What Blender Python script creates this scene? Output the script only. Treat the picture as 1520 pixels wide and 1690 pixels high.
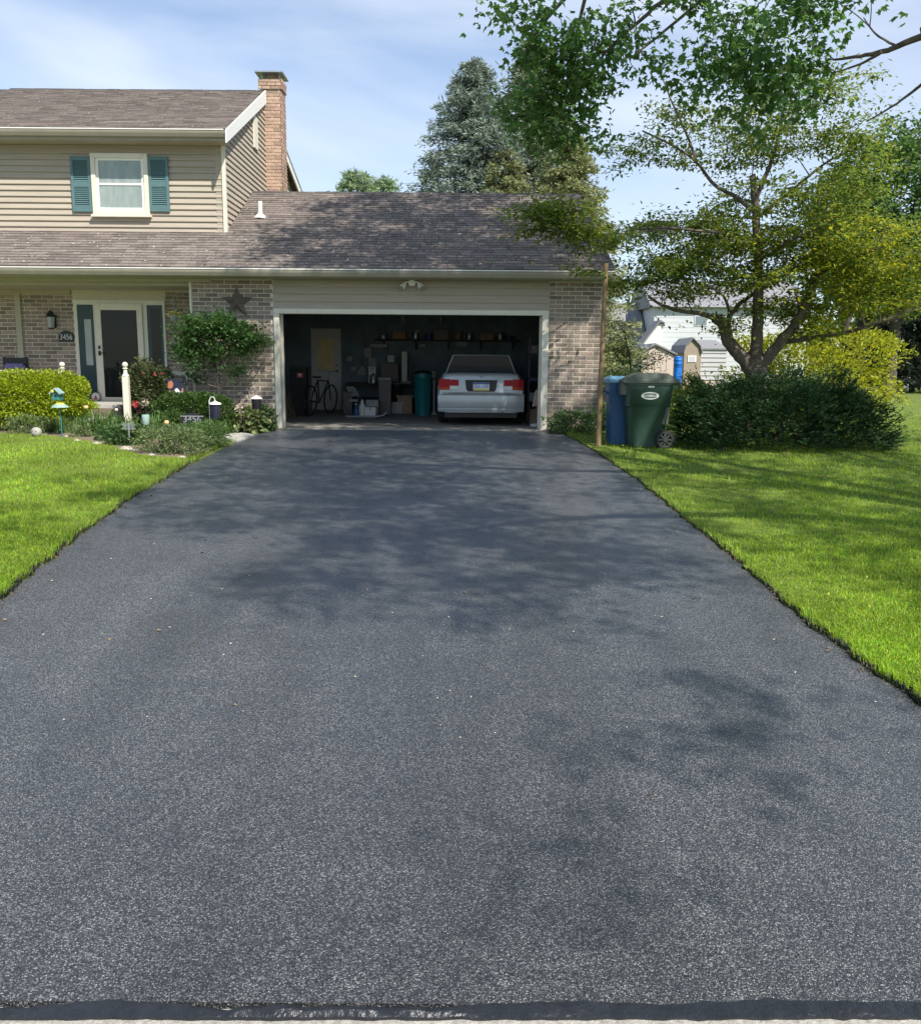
import bpy, bmesh, math, random
import numpy as np
from mathutils import Vector, Matrix
rad = math.radians
random.seed(7); rng = np.random.default_rng(7)
S = bpy.context.scene
COL = S.collection
for o in list(bpy.data.objects): bpy.data.objects.remove(o)

# ------------------------------------------------------------------ camera
W0, H0, F0 = 1520.0, 1690.0, 1480.0
PITCH, ROLL, CZ = rad(-9.66), rad(-0.45), 1.29
cam_d = bpy.data.cameras.new('camera'); cam = bpy.data.objects.new('camera', cam_d); COL.objects.link(cam)
cam_d.sensor_fit = 'HORIZONTAL'; cam_d.sensor_width = 36; cam_d.lens = 36 * F0 / W0
cam_d.clip_start = .05; cam_d.clip_end = 3000
RM = (Matrix.Rotation(rad(90) + PITCH, 4, 'X') @ Matrix.Rotation(-ROLL, 4, 'Z'))
cam.matrix_world = Matrix.Translation((0, 0, CZ)) @ RM
S.camera = cam
R3 = RM.to_3x3()
def ray(px, py): return R3 @ Vector(((px - W0 / 2) / F0, (H0 / 2 - py) / F0, -1.0))
def P(px, py, Y):                       # the point of a pixel's ray at depth Y
    d = ray(px, py); t = Y / d.y
    return Vector((d.x * t, Y, CZ + d.z * t))
SLOPE, YH = .045, 16.6
def gz(y): return -(max(YH - y, 0.0)) * SLOPE
def G(px, py, dz=0.0):                  # the point of a pixel's ray on the ground
    d = ray(px, py)
    t = (dz - CZ - YH * SLOPE) / (d.z - SLOPE * d.y)
    if t < 0 or t * d.y > YH: t = (dz - CZ) / d.z
    return Vector((d.x * t, d.y * t, CZ + d.z * t))

# ------------------------------------------------------------------ world, sun
SUN = Vector((.42, -.52, .75)).normalized()
el = math.asin(SUN.z); az = math.atan2(SUN.x, SUN.y)
w = bpy.data.worlds.new('World'); S.world = w; w.use_nodes = True
nt = w.node_tree; nt.nodes.clear()
def wn(t, **k):
    n = nt.nodes.new(t)
    for a, b in k.items(): setattr(n, a, b)
    return n
sky = wn('ShaderNodeTexSky', sky_type='NISHITA', sun_disc=False, sun_elevation=el, sun_rotation=az)
sky.air_density = 1.0; sky.dust_density = .3; sky.ozone_density = 4.0
tc = wn('ShaderNodeTexCoord'); mp = wn('ShaderNodeMapping'); mp.inputs['Scale'].default_value = (1.1, 1.1, 4.2); mp.inputs['Rotation'].default_value = (0, .22, 0); mp.inputs['Location'].default_value = (0, 0, 0)
ns = wn('ShaderNodeTexNoise'); ns.inputs['Scale'].default_value = 1.25; ns.inputs['Detail'].default_value = 5; ns.inputs['Roughness'].default_value = .52; ns.inputs['Distortion'].default_value = .5
cr = wn('ShaderNodeValToRGB'); cr.color_ramp.elements[0].position = .44; cr.color_ramp.elements[1].position = .70
cr.color_ramp.elements[0].color = (.14, .14, .14, 1); cr.color_ramp.elements[1].color = (.74, .74, .74, 1)
mx = wn('ShaderNodeMix', data_type='RGBA'); mx.inputs[7].default_value = (5.6, 6.1, 6.9, 1)
bg = wn('ShaderNodeBackground'); bg.inputs[1].default_value = .125
out = wn('ShaderNodeOutputWorld')
L = nt.links.new
L(tc.outputs['Generated'], mp.inputs[0]); L(mp.outputs[0], ns.inputs[0]); L(ns.outputs[0], cr.inputs[0])
L(cr.outputs[0], mx.inputs[0]); L(sky.outputs[0], mx.inputs[6]); L(mx.outputs[2], bg.inputs[0]); L(bg.outputs[0], out.inputs[0])
sd = bpy.data.lights.new('sun', 'SUN'); sd.energy = 5.0; sd.angle = rad(.53); sd.color = (1, .95, .86)
so = bpy.data.objects.new('sun', sd); COL.objects.link(so); so.rotation_euler = SUN.to_track_quat('Z', 'Y').to_euler()
so.location = (20, -20, 40)
S.view_settings.view_transform = 'Standard'; S.view_settings.look = 'None'
S.view_settings.exposure = 0.45; S.view_settings.gamma = 1; S.view_settings.use_curve_mapping = False
S.render.engine = 'CYCLES'
S.cycles.max_bounces = 8; S.cycles.transparent_max_bounces = 8; S.cycles.use_denoising = True
S.cycles.sample_clamp_indirect = 6; S.cycles.caustics_reflective = False; S.cycles.caustics_refractive = False

# ------------------------------------------------------------------ materials
def M(name, col, rough=.75, var=.0, vs=6.0, bump=0.0, bs=60.0, island=0.0, metal=0.0, spec=.4, trans=0.0, tcol=None, stretch=None, col2=None, hue=0.0, bdist=.01):
    m = bpy.data.materials.new(name); m.use_nodes = True
    t = m.node_tree; t.nodes.clear(); N = t.nodes.new; K = t.links.new
    o = N('ShaderNodeOutputMaterial'); b = N('ShaderNodeBsdfPrincipled')
    b.inputs['Roughness'].default_value = rough; b.inputs['Metallic'].default_value = metal; b.inputs['Specular IOR Level'].default_value = spec
    b.inputs['Base Color'].default_value = (*col, 1)
    co = N('ShaderNodeTexCoord'); vec = co.outputs['Object']
    if stretch:
        q = N('ShaderNodeMapping'); q.inputs['Scale'].default_value = stretch; K(vec, q.inputs[0]); vec = q.outputs[0]
    src = None
    if var or col2:
        n = N('ShaderNodeTexNoise'); n.inputs['Scale'].default_value = vs; n.inputs['Detail'].default_value = 6; n.inputs['Roughness'].default_value = .65; K(vec, n.inputs[0])
        r = N('ShaderNodeValToRGB'); r.color_ramp.elements[0].position = .3; r.color_ramp.elements[1].position = .7
        c2 = col2 or tuple(min(1, c * (1 + var)) for c in col); c1 = col if col2 else tuple(c * (1 - var) for c in col)
        r.color_ramp.elements[0].color = (*c1, 1); r.color_ramp.elements[1].color = (*c2, 1)
        K(n.outputs[0], r.inputs[0]); src = r.outputs[0]
    if island or hue:
        g = N('ShaderNodeNewGeometry'); oi = N('ShaderNodeObjectInfo')
        ad = N('ShaderNodeMath'); ad.operation = 'ADD'; K(g.outputs['Random Per Island'], ad.inputs[0]); K(oi.outputs['Random'], ad.inputs[1])
        fr = N('ShaderNodeMath'); fr.operation = 'FRACT'; K(ad.outputs[0], fr.inputs[0])
        mr = N('ShaderNodeMapRange'); mr.inputs[3].default_value = 1 - island; mr.inputs[4].default_value = 1 + island; K(fr.outputs[0], mr.inputs[0])
        h = N('ShaderNodeHueSaturation'); K(mr.outputs[0], h.inputs['Value'])
        if hue:
            f2 = N('ShaderNodeMath'); f2.operation = 'MULTIPLY'; f2.inputs[1].default_value = 7.31; K(fr.outputs[0], f2.inputs[0])
            f3 = N('ShaderNodeMath'); f3.operation = 'FRACT'; K(f2.outputs[0], f3.inputs[0])
            m2 = N('ShaderNodeMapRange'); m2.inputs[3].default_value = .5 - hue; m2.inputs[4].default_value = .5 + hue; K(f3.outputs[0], m2.inputs[0]); K(m2.outputs[0], h.inputs['Hue'])
        if src: K(src, h.inputs['Color'])
        else: h.inputs['Color'].default_value = (*col, 1)
        src = h.outputs[0]
    if src: K(src, b.inputs['Base Color'])
    if bump:
        n2 = N('ShaderNodeTexNoise'); n2.inputs['Scale'].default_value = bs; n2.inputs['Detail'].default_value = 4; K(vec, n2.inputs[0])
        bm = N('ShaderNodeBump'); bm.inputs['Strength'].default_value = bump; bm.inputs['Distance'].default_value = bdist; K(n2.outputs[0], bm.inputs['Height']); K(bm.outputs[0], b.inputs['Normal'])
    if trans:
        tr = N('ShaderNodeBsdfTranslucent'); ms = N('ShaderNodeMixShader'); ms.inputs[0].default_value = trans
        tk = tcol or tuple(min(1, c * 1.5) for c in col)
        if src:
            mm = N('ShaderNodeMix'); mm.data_type = 'RGBA'; mm.blend_type = 'MULTIPLY'; mm.inputs[0].default_value = 1
            K(src, mm.inputs[6]); mm.inputs[7].default_value = (*[min(3, a / max(c, .001)) for a, c in zip(tk, col)], 1); K(mm.outputs[2], tr.inputs[0])
        else: tr.inputs[0].default_value = (*tk, 1)
        K(b.outputs[0], ms.inputs[1]); K(tr.outputs[0], ms.inputs[2]); K(ms.outputs[0], o.inputs[0])
    else: K(b.outputs[0], o.inputs[0])
    return m

def glass_mat(name, col=(.02, .03, .035), rough=.05, trans=0.0):
    m = bpy.data.materials.new(name); m.use_nodes = True; b = m.node_tree.nodes['Principled BSDF']
    b.inputs['Base Color'].default_value = (*col, 1); b.inputs['Roughness'].default_value = rough; b.inputs['Specular IOR Level'].default_value = .28
    b.inputs['Transmission Weight'].default_value = trans; b.inputs['IOR'].default_value = 1.45
    return m

def asphalt():
    m = bpy.data.materials.new('sealed_asphalt'); m.use_nodes = True
    t = m.node_tree; N = t.nodes.new; K = t.links.new; b = t.nodes['Principled BSDF']
    co = N('ShaderNodeTexCoord')
    v = N('ShaderNodeTexVoronoi'); v.inputs['Scale'].default_value = 185; v.inputs['Randomness'].default_value = 1; K(co.outputs['Object'], v.inputs['Vector'])
    v2 = N('ShaderNodeTexVoronoi'); v2.inputs['Scale'].default_value = 100; K(co.outputs['Object'], v2.inputs['Vector'])
    sp = N('ShaderNodeSeparateColor'); K(v.outputs['Color'], sp.inputs[0])
    r = N('ShaderNodeValToRGB'); e = r.color_ramp.elements
    e[0].position = 0; e[0].color = (.012, .014, .018, 1); e[1].position = 1; e[1].color = (.42, .42, .41, 1)
    for p, c in ((.42, (.062, .064, .068, 1)), (.70, (.145, .146, .148, 1)), (.90, (.26, .26, .26, 1))):
        q = e.new(p); q.color = c
    K(sp.outputs[0], r.inputs[0])
    gp_ = N('ShaderNodeMapRange'); gp_.inputs[1].default_value = .25; gp_.inputs[2].default_value = .62; gp_.inputs[3].default_value = 1.0; gp_.inputs[4].default_value = .22; K(v.outputs['Distance'], gp_.inputs[0])
    m0 = N('ShaderNodeMix'); m0.data_type = 'RGBA'; m0.blend_type = 'MULTIPLY'; m0.inputs[0].default_value = 1; K(r.outputs[0], m0.inputs[6]); K(gp_.outputs[0], m0.inputs[7])
    mp_ = N('ShaderNodeMapping'); mp_.inputs['Scale'].default_value = (2.6, .35, 1); K(co.outputs['Object'], mp_.inputs[0])
    n = N('ShaderNodeTexNoise'); n.inputs['Scale'].default_value = .8; n.inputs['Detail'].default_value = 6; K(mp_.outputs[0], n.inputs[0])      # squeegee streaks up the drive
    n3 = N('ShaderNodeTexNoise'); n3.inputs['Scale'].default_value = 1.7; n3.inputs['Detail'].default_value = 8; n3.inputs['Roughness'].default_value = .7; K(co.outputs['Object'], n3.inputs[0])
    ad = N('ShaderNodeMath'); ad.operation = 'ADD'; K(n.outputs[0], ad.inputs[0]); K(n3.outputs[0], ad.inputs[1])
    mr = N('ShaderNodeMapRange'); mr.inputs[1].default_value = .7; mr.inputs[2].default_value = 1.3; mr.inputs[3].default_value = .62; mr.inputs[4].default_value = 1.35; K(ad.outputs[0], mr.inputs[0])
    mm = N('ShaderNodeMix'); mm.data_type = 'RGBA'; mm.blend_type = 'MULTIPLY'; mm.inputs[0].default_value = 1; K(m0.outputs[2], mm.inputs[6]); K(mr.outputs[0], mm.inputs[7])
    K(mm.outputs[2], b.inputs['Base Color'])
    rr = N('ShaderNodeMapRange'); rr.inputs[3].default_value = .35; rr.inputs[4].default_value = .75; K(sp.outputs[1], rr.inputs[0]); K(rr.outputs[0], b.inputs['Roughness'])
    b.inputs['Specular IOR Level'].default_value = .5
    b.inputs['Coat Weight'].default_value = .5; b.inputs['Coat IOR'].default_value = 1.5
    cr_ = N('ShaderNodeMapRange'); cr_.inputs[1].default_value = .35; cr_.inputs[2].default_value = .65; cr_.inputs[3].default_value = .25; cr_.inputs[4].default_value = .42; K(n3.outputs[0], cr_.inputs[0]); K(cr_.outputs[0], b.inputs['Coat Roughness'])
    b.inputs['Sheen Weight'].default_value = .16; b.inputs['Sheen Roughness'].default_value = .4; b.inputs['Sheen Tint'].default_value = (.75, .87, 1, 1)
    hs = N('ShaderNodeMath'); hs.operation = 'ADD'; K(v.outputs['Distance'], hs.inputs[0]); K(v2.outputs['Distance'], hs.inputs[1])
    bm = N('ShaderNodeBump'); bm.invert = True; bm.inputs['Strength'].default_value = .7; bm.inputs['Distance'].default_value = .006; K(hs.outputs[0], bm.inputs['Height']); K(bm.outputs[0], b.inputs['Normal'])
    return m

MT = dict(
 asphalt=asphalt(),
 sealer=M('wet_sealer', (.018, .02, .025), .35, .3, 18, .8, 45, spec=.5),
 concrete=M('concrete', (.42, .40, .36), .85, .22, 9, .5, 120),
 road=M('old_concrete_road', (.36, .34, .30), .9, .35, 40, .6, 160),
 soil=M('garden_soil', (.10, .075, .05), .95, .4, 14, .8, 60),
 mulch=M('mulch', (.20, .15, .11), .95, .45, 35, 1, 90),
 turf=M('turf', (.10, .145, .02), .95, .35, 1.2, .7, 60, col2=(.16, .20, .035)),
 blade=M('grass_blade', (.25, .37, .034), .55, .42, .8, island=.45, hue=.035, trans=.45, tcol=(.46, .64, .05)),
 blade_dark=M('sealed_grass', (.02, .022, .02), .5, island=.6),
 siding=M('tan_siding', (.405, .35, .28), .6, .10, 3, .25, 8, stretch=(.5, 1, 6), island=.035),
 trim=M('cream_trim', (.70, .66, .55), .5, .06, 8),
 white=M('white_paint', (.80, .79, .75), .45, .05, 8),
 beam=M('olive_tan_trim', (.40, .365, .27), .55, .08, 4),
 gutter=M('gutter_tan', (.33, .30, .24), .4, .08, 4),
 shutter=M('teal_shutter', (.095, .175, .185), .5, .08, 10),
 brick=M('tan_brick', (.275, .215, .17), .9, .22, 30, .6, 90, island=.32, hue=.012),
 mortar=M('mortar', (.62, .57, .48), .95, .12, 30, .5, 90),
 chim=M('orange_brick', (.42, .29, .22), .9, .22, 25, .5, 90, island=.25, hue=.012),
 shingle=M('shingle', (.195, .163, .145), .95, .28, 22, .8, 160, island=.25, hue=.008),
 ridge=M('ridge_cap', (.07, .065, .065), .9, .2, 20, .5, 120),
 steel=M('galvanised', (.42, .44, .46), .38, .12, 12, metal=.7),
 dark_metal=M('black_metal', (.02, .02, .022), .45, .2, 30),
 star=M('rusty_tin', (.15, .12, .10), .6, .25, 14, metal=.3),
 glass=glass_mat('window_glass', (.012, .016, .018), .05),
 curtain_glass=M('curtained_glass', (.28, .33, .31), .08, .18, 3, spec=.6, stretch=(4, 1, 1)),
 door_teal=M('dark_teal_paint', (.02, .045, .05), .35, .15, 6),
 wood=M('weathered_wood', (.24, .165, .085), .75, .35, 3, .5, 20, stretch=(12, 12, 1)),
 bark=M('grey_bark', (.13, .105, .085), .9, .4, 9, .9, 40, stretch=(1, 1, .35), bdist=.02),
 bark_dark=M('dark_bark', (.07, .058, .048), .9, .4, 9, .8, 40),
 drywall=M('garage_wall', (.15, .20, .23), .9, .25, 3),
 door_in=M('interior_door', (.60, .59, .57), .6, .08, 8),
 floor=M('garage_floor', (.30, .28, .24), .8, .3, 4, .3, 60),
 rubber=M('rubber', (.015, .015, .016), .7, .2, 20),
 silver=M('silver_paint', (.42, .44, .44), .32, .02, 4, metal=.2, spec=.6),
 red=M('red_lens', (.34, .004, .012), .3, spec=.2), amber=M('amber_lens', (.42, .045, .01), .3, spec=.2), clear=M('clear_lens', (.6, .6, .6), .12, spec=.7),
 plate=M('plate_white', (.62, .66, .72), .4), plate_b=M('plate_blue', (.05, .09, .30), .4), plate_y=M('plate_yellow', (.70, .52, .10), .4),
 black=M('black_plastic', (.018, .018, .02), .5, .1, 10),
 teal_bin=M('teal_plastic', (.015, .19, .20), .4, .1, 5), brown_bin=M('brown_plastic', (.13, .11, .10), .5, .15, 5), blue_bin=M('blue_plastic', (.018, .085, .21), .4, .1, 5),
 blue_lid=M('pale_blue_lid', (.16, .36, .50), .45, .1, 5), green_bin=M('green_plastic', (.028, .062, .045), .42, .18, 5), green_lid=M('grey_green_lid', (.11, .12, .095), .45, .25, 7),
 card=M('cardboard', (.32, .22, .14), .85, .15, 8), paper=M('white_card', (.62, .62, .58), .7, .08, 8), grey=M('grey_plastic', (.30, .31, .32), .5, .15, 8),
 ball=M('stone_white', (.36, .35, .31), .6, .15, 10), stone=M('garden_stone', (.40, .36, .30), .9, .3, 12, .6, 40),
 orange=M('warm_orb', (.75, .50, .22), .35), teal_gl=M('teal_glaze', (.04, .19, .18), .3, .3, 20), pale_teal=M('pale_teal', (.30, .42, .38), .35, .2, 20), yellow=M('yellow_glaze', (.75, .55, .10), .35, .1, 20),
 blush=M('red_petal', (.50, .09, .09), .6, island=.3), cream_petal=M('cream_petal', (.75, .70, .55), .6, island=.2), yellow_petal=M('yellow_petal', (.75, .65, .05), .6, island=.2), pink=M('pink_white', (.75, .60, .58), .6),
 purple=M('purple_fabric', (.22, .18, .36), .9, .1, 20), navy=M('navy_fabric', (.022, .025, .05), .9, .1, 30), white_f=M('white_fabric', (.72, .70, .68), .9), rust_f=M('brown_orange_fabric', (.45, .17, .08), .9), flag_red=M('red_fabric', (.5, .09, .09), .9),
 seed=M('pale_seed', (.55, .50, .36), .7, island=.3),
 shed_pink=M('beige_shed', (.60, .50, .43), .8, .06, 6), shed_tan=M('tan_shed', (.36, .30, .23), .8, .08, 6), far_white=M('white_vinyl', (.56, .58, .60), .6, .04, 2), far_roof=M('grey_roof', (.24, .24, .25), .9, .15, 8, .4, 40), far_glass=M('far_window', (.20, .24, .27), .15),
 barrel=M('bright_blue_plastic', (.012, .17, .62), .4), wheel_grey=M('wheel_grey', (.07, .072, .07), .6, .2, 10), tarp=M('pale_blue_tarp', (.35, .47, .55), .5, .1, 5),
)
def leafm(name, col, island=.4, trans=.4, tcol=None, hue=.02, rough=.5): return M(name, col, rough, island=island, hue=hue, trans=trans, tcol=tcol or tuple(c * 1.9 for c in col))
LF = dict(
 pale=leafm('pale_conifer', (.24, .32, .17), .35, .25),
 maple=leafm('maple_leaf', (.10, .185, .06), .4, .5, (.21, .38, .09)), dog=leafm('dogwood_leaf', (.115, .165, .04), .35, .45, (.30, .38, .05), .03),
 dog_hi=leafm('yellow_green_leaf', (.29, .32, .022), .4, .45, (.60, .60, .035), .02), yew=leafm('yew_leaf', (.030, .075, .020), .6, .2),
 sap=leafm('sapling_leaf', (.12, .18, .06), .4, .35), lime=leafm('lime_leaf', (.30, .38, .022), .3, .35, (.5, .55, .025)), box=leafm('box_leaf', (.05, .10, .018), .4, .3),
 blue_spruce=leafm('blue_spruce_needle', (.21, .26, .205), .35, .15), spruce=leafm('spruce_needle', (.18, .22, .12), .4, .2), olive=leafm('olive_spruce_needle', (.25, .27, .12), .4, .25),
 azalea=leafm('azalea_leaf', (.085, .105, .04), .5, .3), vine=leafm('shrub_leaf', (.055, .12, .028), .45, .4), hosta=leafm('variegated_leaf', (.16, .20, .075), .8, .3), hostag=leafm('hosta_green', (.08, .145, .045), .4, .3),
 strap=leafm('strap_leaf', (.11, .19, .05), .4, .35), sage=leafm('sage_leaf', (.15, .20, .075), .45, .25), far=leafm('far_leaf', (.075, .125, .035), .4, .35), fardark=leafm('far_dark_needle', (.022, .036, .022), .4, .15), rusty=leafm('dull_rose_leaf', (.13, .10, .075), .4, .3), mid=leafm('mid_leaf', (.085, .155, .04), .4, .35))

# ------------------------------------------------------------------ mesh helpers
ORG = {}
def reg(o, org): ORG[o.name] = Vector(org)
def tag(o, label=None, cat=None, group=None, kind=None):
    if label: o['label'] = label
    if cat: o['category'] = cat
    if group: o['group'] = group
    if kind: o['kind'] = kind
    return o
def thing(name, label, cat, loc, group=None):
    o = bpy.data.objects.new(name, None); COL.objects.link(o); o.location = loc; o.empty_display_size = .1
    reg(o, loc); return tag(o, label, cat, group)
def link(name, me, parent, org=None):
    o = bpy.data.objects.new(name, me); COL.objects.link(o)
    if parent is not None:
        o.parent = parent; reg(o, ORG[parent.name])
    else:
        o.location = org if org is not None else (0, 0, 0); reg(o, o.location)
    return o
def np_mesh(name, V, Fs, mat, parent=None, org=None, smooth=False):
    """V (n,3) array, Fs list of arrays of equal-arity faces"""
    base = ORG[parent.name] if parent is not None else Vector(org if org is not None else (0, 0, 0))
    V = np.asarray(V, dtype=np.float32) - np.array(base, dtype=np.float32)
    me = bpy.data.meshes.new(name)
    me.vertices.add(len(V)); me.vertices.foreach_set('co', V.ravel())
    loops = np.concatenate([np.asarray(f, dtype=np.int32).ravel() for f in Fs])
    cnt = np.concatenate([np.full(len(f), np.asarray(f).shape[1], dtype=np.int32) for f in Fs])
    st = np.concatenate([[0], np.cumsum(cnt)[:-1]]).astype(np.int32)
    me.loops.add(len(loops)); me.loops.foreach_set('vertex_index', loops)
    me.polygons.add(len(cnt)); me.polygons.foreach_set('loop_start', st)
    if smooth: me.polygons.foreach_set('use_smooth', np.ones(len(cnt), dtype=bool))
    me.update(calc_edges=True)
    me.materials.append(mat if not isinstance(mat, str) else MT[mat])
    return link(name, me, parent, org)
class MB:
    def __init__(s): s.v = []; s.f = []
    def add(s, vs, fs):
        k = len(s.v); s.v += [tuple(v) for v in vs]; s.f += [tuple(i + k for i in f) for f in fs]; return s
    def box(s, x0, x1, y0, y1, z0, z1):
        x0, x1 = min(x0, x1), max(x0, x1); y0, y1 = min(y0, y1), max(y0, y1); z0, z1 = min(z0, z1), max(z0, z1)
        return s.add([(x0, y0, z0), (x1, y0, z0), (x1, y1, z0), (x0, y1, z0), (x0, y0, z1), (x1, y0, z1), (x1, y1, z1), (x0, y1, z1)],
                     [(0, 3, 2, 1), (4, 5, 6, 7), (0, 1, 5, 4), (1, 2, 6, 5), (2, 3, 7, 6), (3, 0, 4, 7)])
    def prism(s, pts, d):                     # closed planar polygon extruded by vector d
        n = len(pts); d = Vector(d); a = [Vector(p) for p in pts]; b = [p + d for p in a]
        return s.add(a + b, [tuple(range(n))[::-1], tuple(range(n, 2 * n))] + [(i, (i + 1) % n, n + (i + 1) % n, n + i) for i in range(n)])
    def tube(s, pts, rs, n=8, caps=True):
        pts = [Vector(p) for p in pts]
        if not hasattr(rs, '__len__'): rs = [rs] * len(pts)
        rings = []; up = None
        for i, p in enumerate(pts):
            t = (pts[min(i + 1, len(pts) - 1)] - pts[max(i - 1, 0)])
            t = t.normalized() if t.length > 1e-9 else Vector((0, 0, 1))
            if up is None: up = t.orthogonal().normalized()
            up = (up - t * up.dot(t)); up = up.normalized() if up.length > 1e-6 else t.orthogonal().normalized()
            sd_ = t.cross(up)
            rings.append([p + (up * math.cos(2 * math.pi * k / n) + sd_ * math.sin(2 * math.pi * k / n)) * rs[i] for k in range(n)])
        vs = [v for r in rings for v in r]; fs = []
        for i in range(len(pts) - 1):
            for k in range(n): fs.append((i * n + k, i * n + (k + 1) % n, (i + 1) * n + (k + 1) % n, (i + 1) * n + k))
        if caps: fs += [tuple(range(n))[::-1], tuple(range((len(pts) - 1) * n, len(pts) * n))]
        return s.add(vs, fs)
    def lathe(s, c, prof, n=16, sx=1, sy=1):    # profile of (r, z)
        c = Vector(c); vs = []; fs = []
        for r, z in prof: vs += [c + Vector((r * sx * math.cos(2 * math.pi * k / n), r * sy * math.sin(2 * math.pi * k / n), z)) for k in range(n)]
        for i in range(len(prof) - 1):
            for k in range(n): fs.append((i * n + k, i * n + (k + 1) % n, (i + 1) * n + (k + 1) % n, (i + 1) * n + k))
        fs += [tuple(range(n))[::-1], tuple(range((len(prof) - 1) * n, len(prof) * n))]
        return s.add(vs, fs)
    def loft(s, rings):                        # rings of equal count, closed
        n = len(rings[0]); vs = [v for r in rings for v in r]; fs = []
        for i in range(len(rings) - 1):
            for k in range(n): fs.append((i * n + k, i * n + (k + 1) % n, (i + 1) * n + (k + 1) % n, (i + 1) * n + k))
        fs += [tuple(range(n))[::-1], tuple(range((len(rings) - 1) * n, len(rings) * n))]
        return s.add(vs, fs)
    def sphere(s, c, r, n=14, m=9, sz=1): return s.lathe(c, [(max(r * math.sin(math.pi * i / m), r * .02), -r * sz * math.cos(math.pi * i / m)) for i in range(m + 1)], n)
    def build(s, name, mat, parent=None, org=None, smooth=False, bevel=0):
        base = ORG[parent.name] if parent is not None else Vector(org if org is not None else (0, 0, 0))
        me = bpy.data.meshes.new(name); me.from_pydata([tuple(Vector(v) - base) for v in s.v], [], s.f)
        bm = bmesh.new(); bm.from_mesh(me); bmesh.ops.recalc_face_normals(bm, faces=bm.faces)
        if bevel: bmesh.ops.bevel(bm, geom=[e for e in bm.edges], offset=bevel, segments=2, affect='EDGES', clamp_overlap=True)
        bm.to_mesh(me); bm.free()
        me.materials.append(MT[mat] if isinstance(mat, str) else mat)
        if smooth:
            me.polygons.foreach_set('use_smooth', np.ones(len(me.polygons), dtype=bool))
            try: me.set_sharp_from_angle(angle=rad(40))
            except Exception: pass
        return link(name, me, parent, org)
def box(name, mat, parent, x0, x1, y0, y1, z0, z1, bevel=0, org=None): return MB().box(x0, x1, y0, y1, z0, z1).build(name, mat, parent, org, bevel=bevel)
def text(name, body, size, loc, mat, parent, width=None, rotz=0.0, depth=.002):
    cu = bpy.data.curves.new(name, 'FONT'); cu.body = body; cu.size = size; cu.align_x = 'CENTER'; cu.align_y = 'CENTER'; cu.extrude = depth
    ob = bpy.data.objects.new('text_tmp', cu); COL.objects.link(ob); bpy.context.view_layer.update()
    me = bpy.data.meshes.new_from_object(ob.evaluated_get(bpy.context.evaluated_depsgraph_get())); bpy.data.objects.remove(ob)
    xs = [v.co.x for v in me.vertices]; sc = 1.0 if not width else width / max(max(xs) - min(xs), 1e-6)
    mtx = Matrix.Rotation(rotz, 4, 'Z') @ Matrix.Rotation(rad(90), 4, 'X') @ Matrix.Diagonal((sc, 1, 1, 1))
    me.transform(Matrix.Translation(Vector(loc) - ORG[parent.name]) @ mtx)
    me.materials.clear(); me.materials.append(MT[mat] if isinstance(mat, str) else mat); me.name = name
    return link(name, me, parent)
def unit(a): return a / np.maximum(np.linalg.norm(a, axis=1, keepdims=True), 1e-9)
def leaves(name, C, D, Nn, Ln, Wd, mat, parent, fold=.25, lobes=1, droop=.0):
    C = np.asarray(C, float); D = unit(np.asarray(D, float)); Nn = unit(Nn - D * (Nn * D).sum(1, keepdims=True)); Sd = np.cross(D, Nn)
    Ln = np.broadcast_to(np.asarray(Ln, float).reshape(-1, 1), (len(C), 1)); Wd = np.broadcast_to(np.asarray(Wd, float).reshape(-1, 1), (len(C), 1))
    Vs = []; Fs = []; n = len(C); k = 0
    for lb in range(lobes):
        a = (0, .85, -.85)[lb]; l = Ln * (1 if lb == 0 else .78); wd = Wd * (1 if lobes == 1 else .62)
        d = D * math.cos(a) + Sd * math.sin(a); s_ = np.cross(d, Nn)
        V = np.stack([C, C + d * l * .45 + s_ * wd * .5 + Nn * wd * fold, C + d * l - Nn * l * droop, C + d * l * .45 - s_ * wd * .5 + Nn * wd * fold], 1)
        if lobes == 1 or True:
            i = np.arange(n)[:, None] * 4 + k
            Fs.append(np.concatenate([i + [0, 1, 2], i + [0, 2, 3]])); Vs.append(V.reshape(-1, 3)); k += 4 * n
    if lobes > 1:   # share the base vertex so that one leaf is one island
        for lb in range(1, lobes):
            f = Fs[lb]; off = 4 * n * lb; base = ((f - off) % 4 == 0); Fs[lb] = np.where(base, f - off, f)
    return np_mesh(name, np.concatenate(Vs), [np.concatenate(Fs)], mat, parent)
def rdir(n, up=0.0, flat=1.0):
    d = rng.normal(size=(n, 3)); d[:, 2] = d[:, 2] * flat + up; return unit(d)

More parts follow.
